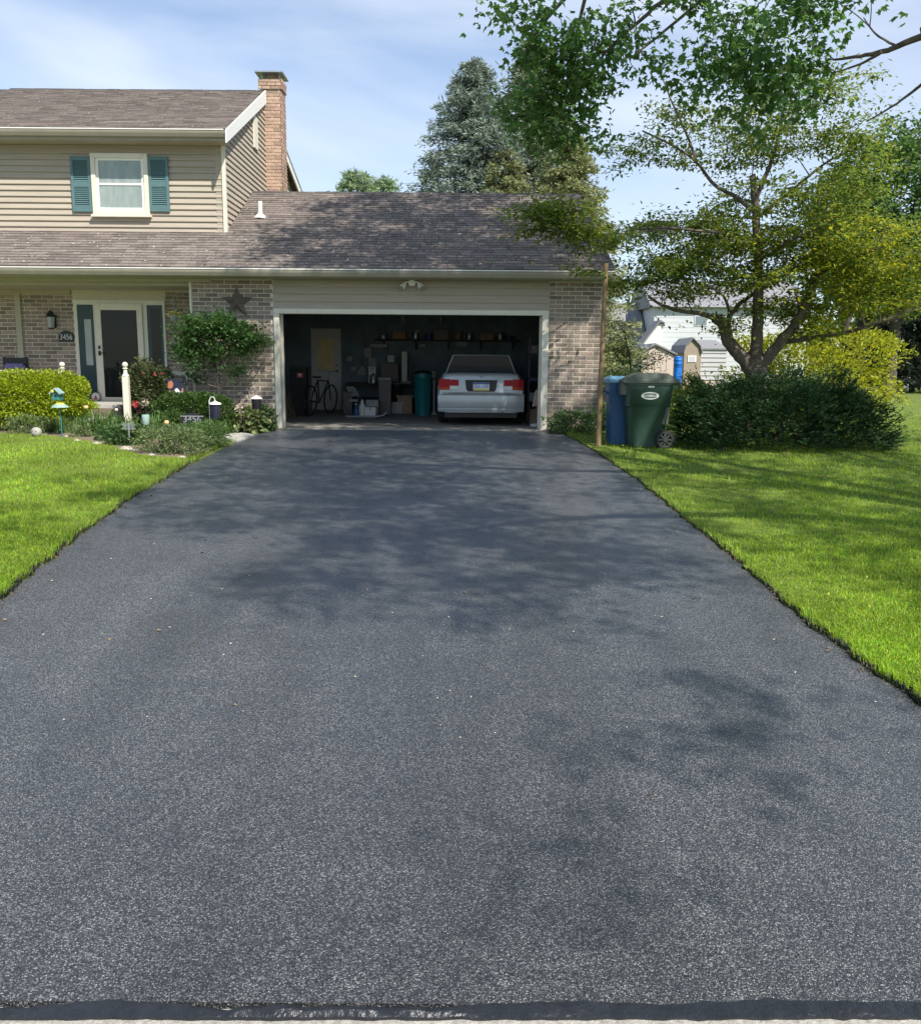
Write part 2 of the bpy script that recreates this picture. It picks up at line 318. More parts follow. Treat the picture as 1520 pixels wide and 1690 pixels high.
def grow_tree(root, limbs, clusters, leaf, bark, cl=(.35, .35, .12), nl=60, size=.07, wr=.6, twig=.012, up=.25, lobes=1, crown_name='crown', droop=.15, outw=None, sides=6, leaf2=None, trunk_name='trunk', maxd=99):
    """limbs: [(points, r0, r1)] ; clusters: (n,3) array of twig ends"""
    tb = MB(); samples = []; rads = []
    for pts, r0, r1 in limbs:
        pts = [Vector(p) for p in pts]; ex = []
        for a in range(len(pts) - 1):                       # Catmull-Rom through the points
            p0, p1, p2, p3 = pts[max(a - 1, 0)], pts[a], pts[a + 1], pts[min(a + 2, len(pts) - 1)]
            for q in range(5):
                t = q / 5; ex.append(.5 * ((2 * p1) + (p2 - p0) * t + (2 * p0 - 5 * p1 + 4 * p2 - p3) * t * t + (3 * p1 - p0 - 3 * p2 + p3) * t ** 3))
        ex.append(pts[-1]); m = len(ex)
        rr = [r0 + (r1 - r0) * (i / (m - 1)) ** .8 for i in range(m)]
        ex = [p + Vector(rng.normal(0, .12, 3)) * r for p, r in zip(ex, rr)]
        tb.tube(ex, rr, max(6, min(12, int(r0 * 90))))
        for p, r in zip(ex[2:], rr[2:]): samples.append(p); rads.append(r)
    tb.build(trunk_name, bark, root, smooth=True)
    bb = MB(); sm = np.array([tuple(p) for p in samples]); sr = np.array(rads)
    cs = np.asarray(clusters, float)
    dist = np.array([np.min(np.linalg.norm(sm - c, axis=1)) for c in cs]); order = np.argsort(dist)
    keep = []
    for i in order:
        c = cs[i]; dv = c - sm; dd = np.linalg.norm(dv, axis=1) + np.maximum(0, -dv[:, 2]) * .8 + (sr < .008) * .15
        j = int(np.argmin(dd)); s0 = Vector(sm[j]); e0 = Vector(c)
        if (e0 - s0).length > maxd: continue
        keep.append(i)
        mid = (s0 + e0) / 2 + Vector((0, 0, .12 * (e0 - s0).length)) + Vector(rng.normal(0, .07, 3)) * (e0 - s0).length
        pts = [s0.lerp(mid, t).lerp(mid.lerp(e0, t), t) for t in (0, .25, .5, .75, 1)]
        r0 = min(sr[j] * .8, twig * (0.7 + .8 * (e0 - s0).length)); r0 = max(r0, .004)
        rr = [r0 + (.004 - r0) * t for t in (0, .25, .5, .75, 1)]
        bb.tube(pts, rr, 4, False)
        sm = np.concatenate([sm, [tuple(p) for p in pts[1:]]]); sr = np.concatenate([sr, rr[1:]])
    bb.build('twigs', bark, root, smooth=True)['kind'] = 'stuff'
    cs = cs[keep]
    n = len(cs) * nl; idx = np.repeat(np.arange(len(cs)), nl)
    off = rng.normal(size=(n, 3)) * np.array(cl) * (rng.uniform(.6, 1.3, len(cs))[idx])[:, None]
    tilt = rng.normal(0, .25, (len(cs), 2))[idx]; off[:, 2] += off[:, 0] * tilt[:, 0] + off[:, 1] * tilt[:, 1]
    C = cs[idx] + off; D = rdir(n, -droop, .5) + unit(off) * .5; Nn = rdir(n, up * 4, 1.0)
    sz = size * rng.uniform(.65, 1.25, n)
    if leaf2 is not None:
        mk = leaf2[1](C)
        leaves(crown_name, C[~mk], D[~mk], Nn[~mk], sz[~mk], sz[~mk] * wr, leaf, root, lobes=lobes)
        leaves('sun_painted_leaves', C[mk], D[mk], Nn[mk], sz[mk], sz[mk] * wr, leaf2[0], root, lobes=lobes)  # second, yellower leaf material: sunlight painted into the colour of these leaves
    else: leaves(crown_name, C, D, Nn, sz, sz * wr, leaf, root, lobes=lobes)

def blob(n, c, r, shell=.0):
    d = rdir(n); u = rng.uniform(shell, 1, n) ** (1 / 3); return np.array(c) + d * u[:, None] * np.array(r)

def superdir(n, flat):
    p = rng.uniform(-1, 1, (n, 3)); ax = rng.integers(0, 3, n); p[np.arange(n), ax] = np.where(rng.random(n) < .5, -1, 1)
    k = 2 / flat; e = p / (np.abs(p) ** k).sum(1, keepdims=True) ** (1 / k)
    return unit(p), e
def shrub(name, label, cat, base, r, n, size, mat, wr=.55, group=None, lump=.12, flat=.85, stems=7, hang=0.0, zc=None, flowers=None, cut=None, bark='bark_dark', upn=1.0):
    """a leafy mound standing on base, radii r=(rx,ry,h): leaves in an uneven shell and through the inside"""
    base = Vector(base); root = thing(name, label, cat, base, group)
    sb = MB()
    for k in range(stems):
        a = rng.uniform(0, 6.28); q = rng.uniform(.2, .75)
        e = base + Vector((math.cos(a) * r[0] * q, math.sin(a) * r[1] * q, r[2] * rng.uniform(.5, .85)))
        s0 = base + Vector((math.cos(a) * r[0] * q * .5, math.sin(a) * r[1] * q * .5, -.03)); mid = (s0 + e) / 2 + Vector((math.cos(a), math.sin(a), 0)) * .04
        sb.tube([s0, mid, e], [.014, .010, .005], 5)
    sb.build('stems', bark, root)
    d, e = superdir(n, flat)
    u = np.where(rng.random(n) < .7, rng.uniform(.86, 1.03, n), rng.uniform(.35, .9, n))
    ph = rng.uniform(0, 6.28, 6)
    lumpf = 1 + lump * (np.sin(d[:, 0] * 7 + ph[0]) * np.sin(d[:, 1] * 6 + ph[1]) + .7 * np.sin(d[:, 2] * 8 + ph[2] + d[:, 0] * 5) + .5 * np.sin(d[:, 0] * 17 + d[:, 2] * 15 + ph[3]))
    C = e * u[:, None] * lumpf[:, None]
    C = C * np.array([r[0], r[1], r[2] * .52]) + np.array(base) + np.array([0, 0, r[2] * .5])
    C[:, 2] = np.maximum(C[:, 2], base.z + .01)
    if cut: C[:, 2] = np.minimum(C[:, 2], base.z + cut + rng.normal(0, .02, n))
    D = unit(d + rdir(n) * .9 + np.array([0, 0, -hang])); Nn = rdir(n, upn)
    sz = size * rng.uniform(.6, 1.3, n)
    leaves('foliage', C, D, Nn, sz, sz * wr, LF[mat] if isinstance(mat, str) else mat, root)
    if flowers:
        fm, k, fs = flowers
        sel = rng.choice(np.where(u > .9)[0], k); Cf = C[sel] + d[sel] * .03
        Cf = np.repeat(Cf, 7, 0); nf = len(Cf)
        leaves('blossoms', Cf + rng.normal(0, .012, (nf, 3)), rdir(nf, .3), rdir(nf, .3), fs, fs * .8, MT[fm], root)
    return root

def strap_plant(name, label, cat, base, n, ln, wd, mat, group=None, spread=.12, lean=.6, seg=4, root=None, flowers=None):
    base = Vector(base); root = root or thing(name, label, cat, base, group)
    a = rng.uniform(0, 6.28, n); l = ln * rng.uniform(.55, 1.15, n); le = lean * rng.uniform(.2, 1.2, n); ro = spread * np.sqrt(rng.random(n)); a0 = rng.uniform(0, 6.28, n)
    B = np.stack([base.x + ro * np.cos(a0), base.y + ro * np.sin(a0), np.full(n, base.z - .01)], 1)
    hd = np.stack([np.cos(a), np.sin(a), 0 * a], 1); sd_ = np.stack([-np.sin(a), np.cos(a), 0 * a], 1)
    rows = []
    for k in range(seg + 1):
        t = k / seg; hz = np.sin(t * 1.5) * (1 - .35 * le * t * t); ho = le * t * t * .9
        c = B + hd * (l * ho)[:, None] + np.array([0, 0, 1]) * (l * hz * .95)[:, None]; ww = wd * (1 - t ** 2 * .92) * .5
        rows += [c + sd_ * ww, c - sd_ * ww]
    V = np.stack(rows, 1).reshape(-1, 3); q = 2 * (seg + 1); i = np.arange(n)[:, None] * q
    Fq = np.concatenate([i + [2 * k, 2 * k + 1, 2 * k + 3, 2 * k + 2] for k in range(seg)])
    np_mesh('leaves', V, [Fq], LF[mat], root)
    return root

# ------------------------------------------------------------------ ground, road, driveway, lawns
def sheet(name, outline, mat, dz, thick=.0, kind='structure', step=1.0):
    """polygon of (x,y) laid on the sloping ground, cut at the slope's break"""
    me = bpy.data.meshes.new(name); bm = bmesh.new()
    f = bm.faces.new([bm.verts.new((x, y, 0)) for x, y in outline])
    for yy in (2.3, YH):
        bmesh.ops.bisect_plane(bm, geom=bm.verts[:] + bm.edges[:] + bm.faces[:], plane_co=(0, yy, 0), plane_no=(0, 1, 0))
    if thick:
        ext = bmesh.ops.extrude_face_region(bm, geom=bm.faces[:])
        for v in ext['geom']:
            if isinstance(v, bmesh.types.BMVert): v.co.z = 1
        for v in bm.verts: v.co.z = gz(v.co.y) + dz if v.co.z > .5 else gz(v.co.y) + dz - thick
    else:
        for v in bm.verts: v.co.z = gz(v.co.y) + dz
    bmesh.ops.recalc_face_normals(bm, faces=bm.faces)
    if not thick and bm.faces[:] and bm.faces[0].normal.z < 0: bmesh.ops.reverse_faces(bm, faces=bm.faces)
    bm.to_mesh(me); bm.free(); me.materials.append(MT[mat]); o = link(name, me, None, (0, 0, 0))
    return tag(o, kind=kind)
ground = sheet('ground', [(-400, -60), (400, -60), (400, 1400), (-400, 1400)], 'turf', -.075)
EL = [(455, 710), (432, 714), (412, 720), (392, 729), (368, 739), (316, 766), (210, 828), (131, 887), (66, 940), (0, 992)]
ER = [(906, 711), (930, 717), (950, 727), (985, 748), (1054, 795), (1171, 891), (1267, 973), (1342, 1038), (1427, 1101), (1513, 1161)]
el_ = [G(*p).xy for p in EL]; er_ = [G(*p).xy for p in ER]
YS = G(760, 1658).y
def ext_edge(e):
    d = (e[-1] - e[-4]).normalized(); k = (YS - e[-1].y) / d.y
    return e + [e[-1] + d * k * .5 + Vector((0, 0)), e[-1] + d * k]
el_ = [Vector((el_[0].x, YH - .02))] + ext_edge(el_); er_ = [Vector((er_[0].x, YH - .02))] + ext_edge(er_)
def jitter_edge(e, amp):
    o = [e[0]]
    for a, b in zip(e[:-1], e[1:]):
        m = max(1, int((b - a).length / .12)); nrm = Vector((-(b - a).y, (b - a).x)).normalized()
        for k in range(1, m + 1): o.append(a.lerp(b, k / m) + nrm * random.gauss(0, amp))
    return o
drive_l, drive_r = jitter_edge(el_, .013), jitter_edge(er_, .013)
driveway = sheet('driveway', [tuple(p) for p in drive_l] + [tuple(p) for p in drive_r[::-1]], 'asphalt', .0, .03)
xl, xr = drive_l[-1].x, drive_r[-1].x
# thick rope of sealer along the street, then the old road
sv = MB(); rings = []; wk = 0; hk = 0
for k in range(420):
    x = -7 + 14 * k / 419; wk = wk * .93 + random.gauss(0, .004); hk = hk * .8 + random.gauss(0, .003)
    y0 = YS - .03 + .03 * x / 3 + wk * .6 + random.gauss(0, .0015); h = max(.003, .010 + hk); wd = max(.025, .055 + wk + random.gauss(0, .003))
    z = gz(y0); rings.append([(x, y0 - wd / 2, z - .05), (x, y0 - wd / 2, z + h * .3), (x, y0 - wd * .2, z + h), (x, y0 + wd * .2 + random.gauss(0, .002), z + h * .9), (x, y0 + wd / 2, z + .003), (x, y0 + wd / 2, z - .05)])
tag(sv.loft(rings).build('sealer_edge', 'sealer', None, (0, 0, 0), smooth=True), kind='structure')
sheet('road', [(-60, -8), (60, -8), (60, YS - .02), (-60, YS - .02)], 'road', -.006, .03)

def lawn_z(x, y): return gz(y) + .012
rl = [tuple(p + Vector((.035, 0))) for p in drive_r[3:]]
ll = [tuple(p - Vector((.035, 0))) for p in drive_l[8:]]
lawn_right = sheet('lawn', rl[::-1] + [(2.2, 16.5), (2.75, 16.5), (2.75, 60), (60, 60), (60, YS)], 'turf', .012, .06)
lawn_right['label'] = 'lawn to the right of the driveway'
BED = [(0, 716), (60, 718), (120, 724), (180, 735), (235, 752), (290, 757), (330, 759)]
bed_pts = [G(*p).xy for p in BED]
lawn_left = sheet('lawn', ll + [(-60, YS), (-60, bed_pts[0].y)] + [tuple(p) for p in bed_pts], 'turf', .012, .06)
lawn_left['label'] = 'lawn to the left of the driveway below the flower bed'
sheet('planting_bed', [tuple(p + Vector((0, .01))) for p in bed_pts] + [tuple(Vector(p) - Vector((.05, .0))) for p in drive_l[:0]] + [(G(352, 748).x - .02, G(352, 748).y), (G(372, 738).x, G(372, 738).y), (G(380, 733).x, G(380, 733).y), (-4.15, 16.55), (-60, 16.55), (-60, bed_pts[0].y + .01)], 'mulch', .006, .05)
sheet('walkway', [tuple(G(372, 727).xy), tuple(G(384, 731).xy), tuple(G(400, 727).xy), tuple(G(420, 719).xy), tuple(G(395, 716).xy), tuple(G(370, 719).xy)], 'concrete', .03, .06)

# grass blades
def inside(poly, X, Y):
    poly = np.asarray(poly); r = np.zeros(len(X), bool); j = len(poly) - 1
    for i in range(len(poly)):
        xi, yi = poly[i]; xj, yj = poly[j]
        c = ((yi > Y) != (yj > Y)); xx = (xj - xi) * (Y - yi) / ((yj - yi) if yj != yi else 1e-9) + xi
        r ^= c & (X < xx); j = i
    return r
def edge_x(edge, Y):
    e = sorted([(p[1], p[0]) for p in edge]); return np.interp(Y, [a for a, b in e], [b for a, b in e])
def grass(name, label, poly, edge, side, n, ymin, ymax, xmax):
    q = rng.random(n); Yv = 1 / (1 / ymin + (1 / ymax - 1 / ymin) * q)           # denser near, thinner far
    ex = edge_x(edge, Yv); X = ex + side * (rng.random(n) ** .9) * np.minimum(np.full(n, xmax), np.maximum(.62 * Yv + 1.0 - side * ex, .3))
    ok = inside(poly, X, Yv) | ((np.abs(X - ex) < .12) & (Yv < 14.9)); X, Yv = X[ok], Yv[ok]; ex = ex[ok]; n = len(X)
    de = np.abs(X - ex)
    big = np.clip(Yv / 8.2, .8, 1.65); patch = .75 + .5 * (np.sin(X * 2.1 + Yv * 1.3) * np.sin(Yv * 1.9 - X * .8) + 1) / 2
    l = rng.uniform(.022, .05, n) * patch * np.clip(big, .9, 1.35); wd = .0042 * big * rng.uniform(.7, 1.3, n)
    a = rng.uniform(0, 6.28, n); le = rng.uniform(.1, .9, n); near_e = (de < .12) & (rng.random(n) < .55); l = np.where(near_e, l * rng.uniform(1.1, 2.2, n), l); a = np.where(near_e, (math.pi if side > 0 else 0) + rng.normal(0, .8, n), a)
    hd = np.stack([np.cos(a), np.sin(a), 0 * a], 1); b2 = rng.uniform(0, 6.28, n); sd_ = np.stack([np.cos(b2), np.sin(b2), 0 * a], 1)
    B = np.stack([X, Yv, np.array([gz(y) for y in Yv]) + .008], 1)
    mid = B + hd * (l * le * .3)[:, None] + np.array([0, 0, 1]) * (l * .6)[:, None]; tip = B + hd * (l * le)[:, None] + np.array([0, 0, 1]) * (l * (1.05 - .4 * le))[:, None]
    V = np.stack([B - sd_ * wd[:, None], B + sd_ * wd[:, None], mid + sd_ * wd[:, None] * .75, mid - sd_ * wd[:, None] * .75, tip], 1).reshape(-1, 3)
    dark = de < (.012 + .045 * rng.random(n) ** 2)
    def mk(sel, nm, mt):
        Vs = V.reshape(-1, 5, 3)[sel].reshape(-1, 3); i = np.arange(sel.sum())[:, None] * 5
        far = Yv[sel] > 8.5; o = np_mesh(nm, Vs, [i[~far] + [0, 1, 2, 3], i[~far] + [3, 2, 4], i[far] + [0, 1, 4]], mt, None, (0, 0, 0)); return o
    o = mk(~dark, name, MT['blade']); tag(o, label, 'grass', kind='stuff')
    o2 = mk(dark, name, MT['blade_dark']); tag(o2, label + ', blackened strip of blades along the edge', 'grass', kind='stuff')
rpoly = rl[::-1] + [(2.2, 16.5), (2.75, 16.5), (2.75, 32), (60, 32), (60, YS)]
grass('grass', 'green grass of the lawn beside the bins and the yew', rpoly, drive_r, 1, 235000, 3.0, 30, 16)
lpoly = ll + [(-60, YS), (-60, bed_pts[0].y)] + [tuple(p) for p in bed_pts]
grass('grass', 'green grass of the lawn below the flower bed', lpoly, drive_l, -1, 145000, 4.5, 16, 9)

# ------------------------------------------------------------------ the house
YF, Y2, YP = 16.6, 17.77, 17.9
def X(px, py=600, Y=YF): return P(px, py, Y).x
def Z(py, Y=YF, px=700): return P(px, py, Y).z
XL, XR = -13.5, 2.54                        # far left end, right wall
XS = -4.5                                   # side wall of the upper storey
GL = X(321)                                 # left end of the garage front
house = thing('house', 'tan two storey house with open double garage, brick piers and chimney', 'house', (GL, YF, 0))
FL = .02
ox0, ox1, oz = X(463), X(893), Z(519)
tx0, tx1, tz = X(454), X(904), Z(511)
soff = 2.70
# garage shell
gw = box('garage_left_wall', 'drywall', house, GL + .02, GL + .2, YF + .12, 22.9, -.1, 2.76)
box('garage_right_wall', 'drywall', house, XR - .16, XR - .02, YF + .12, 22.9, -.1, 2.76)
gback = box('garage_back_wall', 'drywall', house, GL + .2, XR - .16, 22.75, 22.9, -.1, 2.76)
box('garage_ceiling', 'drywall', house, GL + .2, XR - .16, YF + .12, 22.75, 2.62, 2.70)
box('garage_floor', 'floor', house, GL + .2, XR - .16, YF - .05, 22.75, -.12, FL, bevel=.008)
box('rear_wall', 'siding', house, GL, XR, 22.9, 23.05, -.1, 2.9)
# main body
box('lower_wall', 'mortar', house, XL, GL + .02, YP + .012, 25.2, -.1, 2.62)
uw = box('upper_wall', 'siding', house, XL, XS - .04, Y2 + .036, 25.2, 2.62, 5.42)
# clapboards
def clap(parent, pts_fn, z0, z1, ex, prefix='siding_board'):
    z = z0
    while z < z1 - .02:
        zt = min(z + ex, z1); pts_fn(parent, z, zt, prefix); z += ex
def front_board(x0, x1, Y):
    def fn(par, z, zt, nm):
        MB().prism([(x0, Y + .04, z), (x0, Y, z), (x0, Y, z + .012), (x0, Y + .030, zt + .008), (x0, Y + .04, zt + .008)], (x1 - x0, 0, 0)).build(nm, 'siding', par)
    return fn
clap(uw, front_board(XL, XS - .05, Y2), 3.40, 5.36, .111)
MRs, MEy, MEz, MRy = .435, 17.37, 5.42, 21.5      # main roof slope, eave, ridge
MRz = MEz + MRs * (MRy - MEy)
sw = MB().prism([(XS - .034, Y2 + .01, 2.7), (XS - .034, 25.2, 2.7), (XS - .034, 25.2, MEz + .1), (XS - .034, MRy, MRz - .12), (XS - .034, Y2 + .01, MEz + .05)], (-.15, 0, 0)).build('gable_wall', 'siding', house)
def side_board(par, z, zt, nm):
    zz = zt + .02; y0 = max(Y2 + .0, MEy + .12 + (zz - MEz) / MRs); y1 = min(25.2, 2 * MRy - MEy - .12 - (zz - MEz) / MRs)
    if y1 - y0 < .1: return
    MB().prism([(XS - .036, y0, z), (XS, y0, z), (XS, y0, z + .012), (XS - .028, y0, zt + .008), (XS - .036, y0, zt + .008)], (0, y1 - y0, 0)).build(nm, 'siding', par)
clap(sw, side_board, 3.40, MRz - .15, .111)
box('corner_board', 'trim', house, XS - .055, XS + .012, Y2 - .018, Y2 + .05, 3.5, 5.38)
# garage header
hd = box('garage_header', 'siding', house, tx0 - .02, tx1 + .02, YF + .036, YF + .12, tz - .05, soff)
clap(hd, front_board(tx0 - .02, tx1 + .02, YF), tz, soff - .003, (soff - tz) / 4.0)
# garage door frame
box('garage_door_jamb', 'trim', house, tx0, ox0, YF - .03, YF + .14, -.03, oz, bevel=.006)
box('garage_door_jamb', 'trim', house, ox1, tx1, YF - .03, YF + .14, -.03, oz, bevel=.006)
box('garage_door_head', 'trim', house, tx0, tx1, YF - .032, YF + .14, oz, tz, bevel=.006)
box('door_stop', 'trim', house, ox0, ox0 + .03, YF + .14, YF + .22, 0, oz); box('door_stop', 'trim', house, ox1 - .03, ox1, YF + .14, YF + .22, 0, oz)
# raised sectional door under the ceiling
rd = MB()
for k in range(4): rd.box(ox0, ox1, YF + .6 + k * .54, YF + 1.12 + k * .54, 2.36, 2.40)
rd.build('raised_garage_door', 'grey', house)
# bricks
def brick_mesh(l, h, d=.03):
    c = .006; m = MB()
    m.add([(0, d, 0), (l, d, 0), (l, d, h), (0, d, h), (0, c, 0), (l, c, 0), (l, c, h), (0, c, h), (c, 0, c), (l - c, 0, c), (l - c, 0, h - c), (c, 0, h - c)],
          [(8, 9, 10, 11), (4, 5, 9, 8), (5, 6, 10, 9), (6, 7, 11, 10), (7, 4, 8, 11), (0, 1, 5, 4), (1, 2, 6, 5), (2, 3, 7, 6), (3, 0, 4, 7)])
    return m
CO, BL, JT = .076, .236, .012
def brick_list(x0, x1, z0, z1):
    res = []; r = 0; z = z0
    while z + CO <= z1 + .03:
        x = x0 - (BL / 2 if r % 2 else 0)
        while x < x1 - .02:
            a, b = max(x, x0), min(x + BL, x1)
            if b - a > .05: res.append((a, b - JT, z, min(z + CO - JT, z1)))
            x += BL
        z += CO; r += 1
    return res
shared = {}
bcount = [0]
def place_bricks(lst, Y, parent, limit, rest_name='brickwork', mat='brick'):
    rest = MB()
    for a, b, z0, z1 in lst:
        if bcount[0] < limit:
            k = (round(b - a, 2), round(z1 - z0, 3))
            if k not in shared:
                tmp = brick_mesh(b - a, z1 - z0).build('brick_tmp', mat, None, (0, 0, 0)); shared[k] = tmp.data; bpy.data.objects.remove(tmp)
            o = bpy.data.objects.new('brick', shared[k]); COL.objects.link(o); o.parent = parent; ORG[o.name] = ORG[parent.name]
            o.location = Vector((a, Y + random.uniform(-.0025, .0025), z0)) - ORG[parent.name]; bcount[0] += 1
        else:
            m = brick_mesh(b - a, z1 - z0); dy = random.uniform(-.0025, .0025); rest.add([(x + a, y + Y + dy, z + z0) for x, y, z in m.v], m.f)
    if rest.v: tag(rest.build(rest_name, mat, parent), kind='stuff')
pr = box('brick_pier', 'mortar', house, tx1, XR, YF + .007, YF + .13, -.2, soff)
place_bricks(brick_list(tx1 + .006, XR, -.06, soff - .01), YF, pr, 300)
pl = box('brick_pier', 'mortar', house, GL, tx0, YF + .007, YF + .13, -.2, soff)
lb = brick_list(GL + .01, tx0 - .006, -.06, soff - .01); lb.sort(key=lambda t: -(t[2] + .35 * abs((t[0] + t[1]) / 2 - tx0) * -1))
place_bricks(lb, YF, pl, 300)
# right return of the pier (side wall of the garage)
box('garage_side_wall', 'mortar', house, XR - .02, XR, YF + .13, 22.9, -.2, 2.9)
# porch wall bricks
dl, dr = X(127, 580, YP), X(276, 580, YP)
PF = .42
lw = box('porch_wall', 'mortar', house, XL, GL, YP + .007, YP + .06, PF - .02, 2.58)
place_bricks(brick_list(-9.6, dl - .01, PF, 2.56) + brick_list(dr + .01, GL - .01, PF, 2.56), YP, lw, 0)
# porch
MB().box(XL, GL, 16.5, YP + .02, -.1, PF).build('porch_floor', 'concrete', house)
box('porch_ceiling', 'beam', house, XL, GL, YF + .16, YP + .02, 2.57, 2.63)
box('porch_beam', 'beam', house, XL, X(347, 455), YF - .035, YF + .16, Z(468), soff + .001, bevel=.006)
box('porch_frieze', 'beam', house, XL, dl - .05, YP - .03, YP + .0, 2.48, 2.575); 
box('corner_trim', 'trim', house, X(316, 560), GL - .002, YF - .02, YF + .12, -.05, Z(468) - .004)
sx0, sx1 = X(128, 690, 16.3), X(200, 690, 16.3)
st = box('porch_step', 'concrete', house, sx0, sx1, 16.05, 16.5, -.1, .21, bevel=.01)
box('step_riser', 'brick', house, sx0 + .03, sx1 - .03, 16.46, 16.52, .2, .36)
box('wall_board', 'beam', house, X(30, 560, YP), X(39, 560, YP), YP - .05, YP + .0, PF, 2.5)
# front door with side lights
f = P(163, 580, YP).x; zt_, zb_ = Z(497, YP, 200), Z(666, YP, 200)
fr = box('door_surround', 'trim', house, dl, dr, YP - .045, YP + .03, zb_ - .02, zt_ + .02)
def glazed(name, px0, px1, mat, cur=None):
    x0, x1 = X(px0, 580, YP), X(px1, 580, YP)
    s_ = box(name, mat, house, x0, x1, YP - .056, YP - .04, zb_ + .02, zt_ - .07)
    if cur: box('curtain', cur, s_, x0 + (x1 - x0) * .42, x1 - (x1 - x0) * .15, YP - .060, YP - .0565, zb_ + .75, zt_ - .35)
    return s_
glazed('sidelight', 133, 159, 'door_teal', 'curtain_glass'); sl = glazed('sidelight', 247, 272, 'door_teal')
box('pane', 'glass', sl, X(253, 580, YP), X(268, 580, YP), YP - .062, YP - .0565, zb_ + .4, zt_ - .15)
x0, x1 = X(163, 580, YP), X(240, 580, YP)
dd = MB(); a, b_, c_, e_ = x0, x1, zb_, zt_ - .05
dd.box(a, a + .11, YP - .085, YP - .05, c_, e_).box(b_ - .11, b_, YP - .085, YP - .05, c_, e_).box(a + .11, b_ - .11, YP - .085, YP - .05, e_ - .12, e_).box(a + .11, b_ - .11, YP - .085, YP - .05, c_, c_ + .13)
door = dd.build('storm_door', 'trim', house, bevel=.006)
box('glass', 'glass', door, a + .11, b_ - .11, YP - .075, YP - .066, c_ + .13, e_ - .12)
box('inner_door', 'door_teal', door, a + .1, b_ - .1, YP - .06, YP - .05, c_, e_)
hz = Z(573, YP, 170); hx = X(167, 573, YP)
MB().box(hx - .02, hx + .02, YP - .10, YP - .085, hz - .03, hz + .03).box(hx - .025, hx + .025, YP - .10, YP - .085, hz - .16, hz - .07).tube([(hx, YP - .1, hz - .11), (hx, YP - .14, hz - .11), (hx + .09, YP - .14, hz - .11)], .009, 6).build('handle', 'dark_metal', door)
# upper window
wx0, wx1 = X(152, 300, Y2), X(246, 300, Y2); wz1, wz0 = Z(253, Y2, 200), Z(354, Y2, 200)
ww = MB(); q = .085
ww.box(wx0, wx0 + q, Y2 - .05, Y2 + .02, wz0, wz1).box(wx1 - q, wx1, Y2 - .05, Y2 + .02, wz0, wz1).box(wx0 + q, wx1 - q, Y2 - .05, Y2 + .02, wz1 - q, wz1).box(wx0 + q, wx1 - q, Y2 - .055, Y2 + .02, wz0, wz0 + q)
win = ww.build('window', 'trim', house, bevel=.006)
wm = (wz0 + wz1) / 2 + .0; i0, i1 = wx0 + q, wx1 - q
for nm, za, zb, yy in (('upper_sash', wm - .02, wz1 - q, Y2 - .015), ('lower_sash', wz0 + q, wm + .02, Y2 - .03)):
    t = .05; s_ = MB().box(i0, i0 + t, yy, yy + .03, za, zb).box(i1 - t, i1, yy, yy + .03, za, zb).box(i0 + t, i1 - t, yy, yy + .03, zb - t * .8, zb).box(i0 + t, i1 - t, yy, yy + .03, za, za + t * .8).build(nm, 'white', win)
    box('pane', 'curtain_glass', win, i0 + t, i1 - t, yy + .012, yy + .02, za + t * .8, zb - t * .8)
box('sill', 'trim', win, wx0 - .03, wx1 + .03, Y2 - .085, Y2 + .01, wz0 - .05, wz0 - .002, bevel=.006)
for p0, p1 in ((118.5, 151), (246.5, 279)):
    a, b_ = X(p0, 300, Y2), X(p1, 300, Y2); z1, z0 = Z(258, Y2, (p0 + p1) / 2), Z(349, Y2, (p0 + p1) / 2); t = .05; zm = (z0 + z1) / 2
    m = MB().box(a, a + t, Y2 - .035, Y2 + .0, z0, z1).box(b_ - t, b_, Y2 - .035, Y2 + .0, z0, z1)
    for za, zb in ((z0, z0 + .1), (zm - .05, zm + .05), (z1 - .07, z1)): m.box(a + t, b_ - t, Y2 - .033, Y2 + .0, za, zb)
    m.box(a + t, b_ - t, Y2 - .006, Y2 + .002, z0, z1)
    sh = m.build('shutter', 'shutter', house)
    for za, zb in ((z0 + .1, zm - .05), (zm + .05, z1 - .07)):
        n = 10; hgt = (zb - za) / n
        for k in range(n):
            zz = za + k * hgt
            MB().prism([(a + t, Y2 - .032, zz + .006), (a + t, Y2 - .027, zz), (a + t, Y2 - .006, zz + hgt * .95), (a + t, Y2 - .011, zz + hgt)], (b_ - a - 2 * t, 0, 0)).build('slat', 'shutter', sh)
# roofs
GE_y, GE_z, GR_y = 16.16, 2.845, 20.1
GR_z = Z(319, GR_y, 690); gs = (GR_z - GE_z) / (GR_y - GE_y)
GXe, GXr = X(1016, 448, GE_y), X(957, 322, GR_y)
def deck(name, pts, th, mat, parent): return MB().prism(pts, (0, 0, -th)).build(name, mat, parent)
roof = deck('garage_roof', [(XS - .02, GE_y, GE_z), (GXe, GE_y, GE_z), (GXr, GR_y, GR_z), (XS - .02, GR_y, GR_z)], .10, 'ridge', house)
deck('rear_roof_slope', [(XS - .02, GR_y + .001, GR_z), (GXr, GR_y + .001, GR_z), (GXe, 2 * GR_y - GE_y, GE_z), (XS - .02, 2 * GR_y - GE_y, GE_z)], .10, 'shingle', house)
proof = deck('porch_roof', [(XL, GE_y, GE_z), (XS - .02, GE_y, GE_z), (XS - .02, Y2 + .05, GE_z + gs * (Y2 + .05 - GE_y)), (XL, Y2 + .05, GE_z + gs * (Y2 + .05 - GE_y))], .10, 'ridge', house)
MXe = X(374, 225, MEy); MXr = X(437, 160, MRy)
mroof = deck('main_roof', [(XL, MEy, MEz), (MXe, MEy, MEz), (MXr, MRy, MRz), (XL, MRy, MRz)], .10, 'ridge', house)
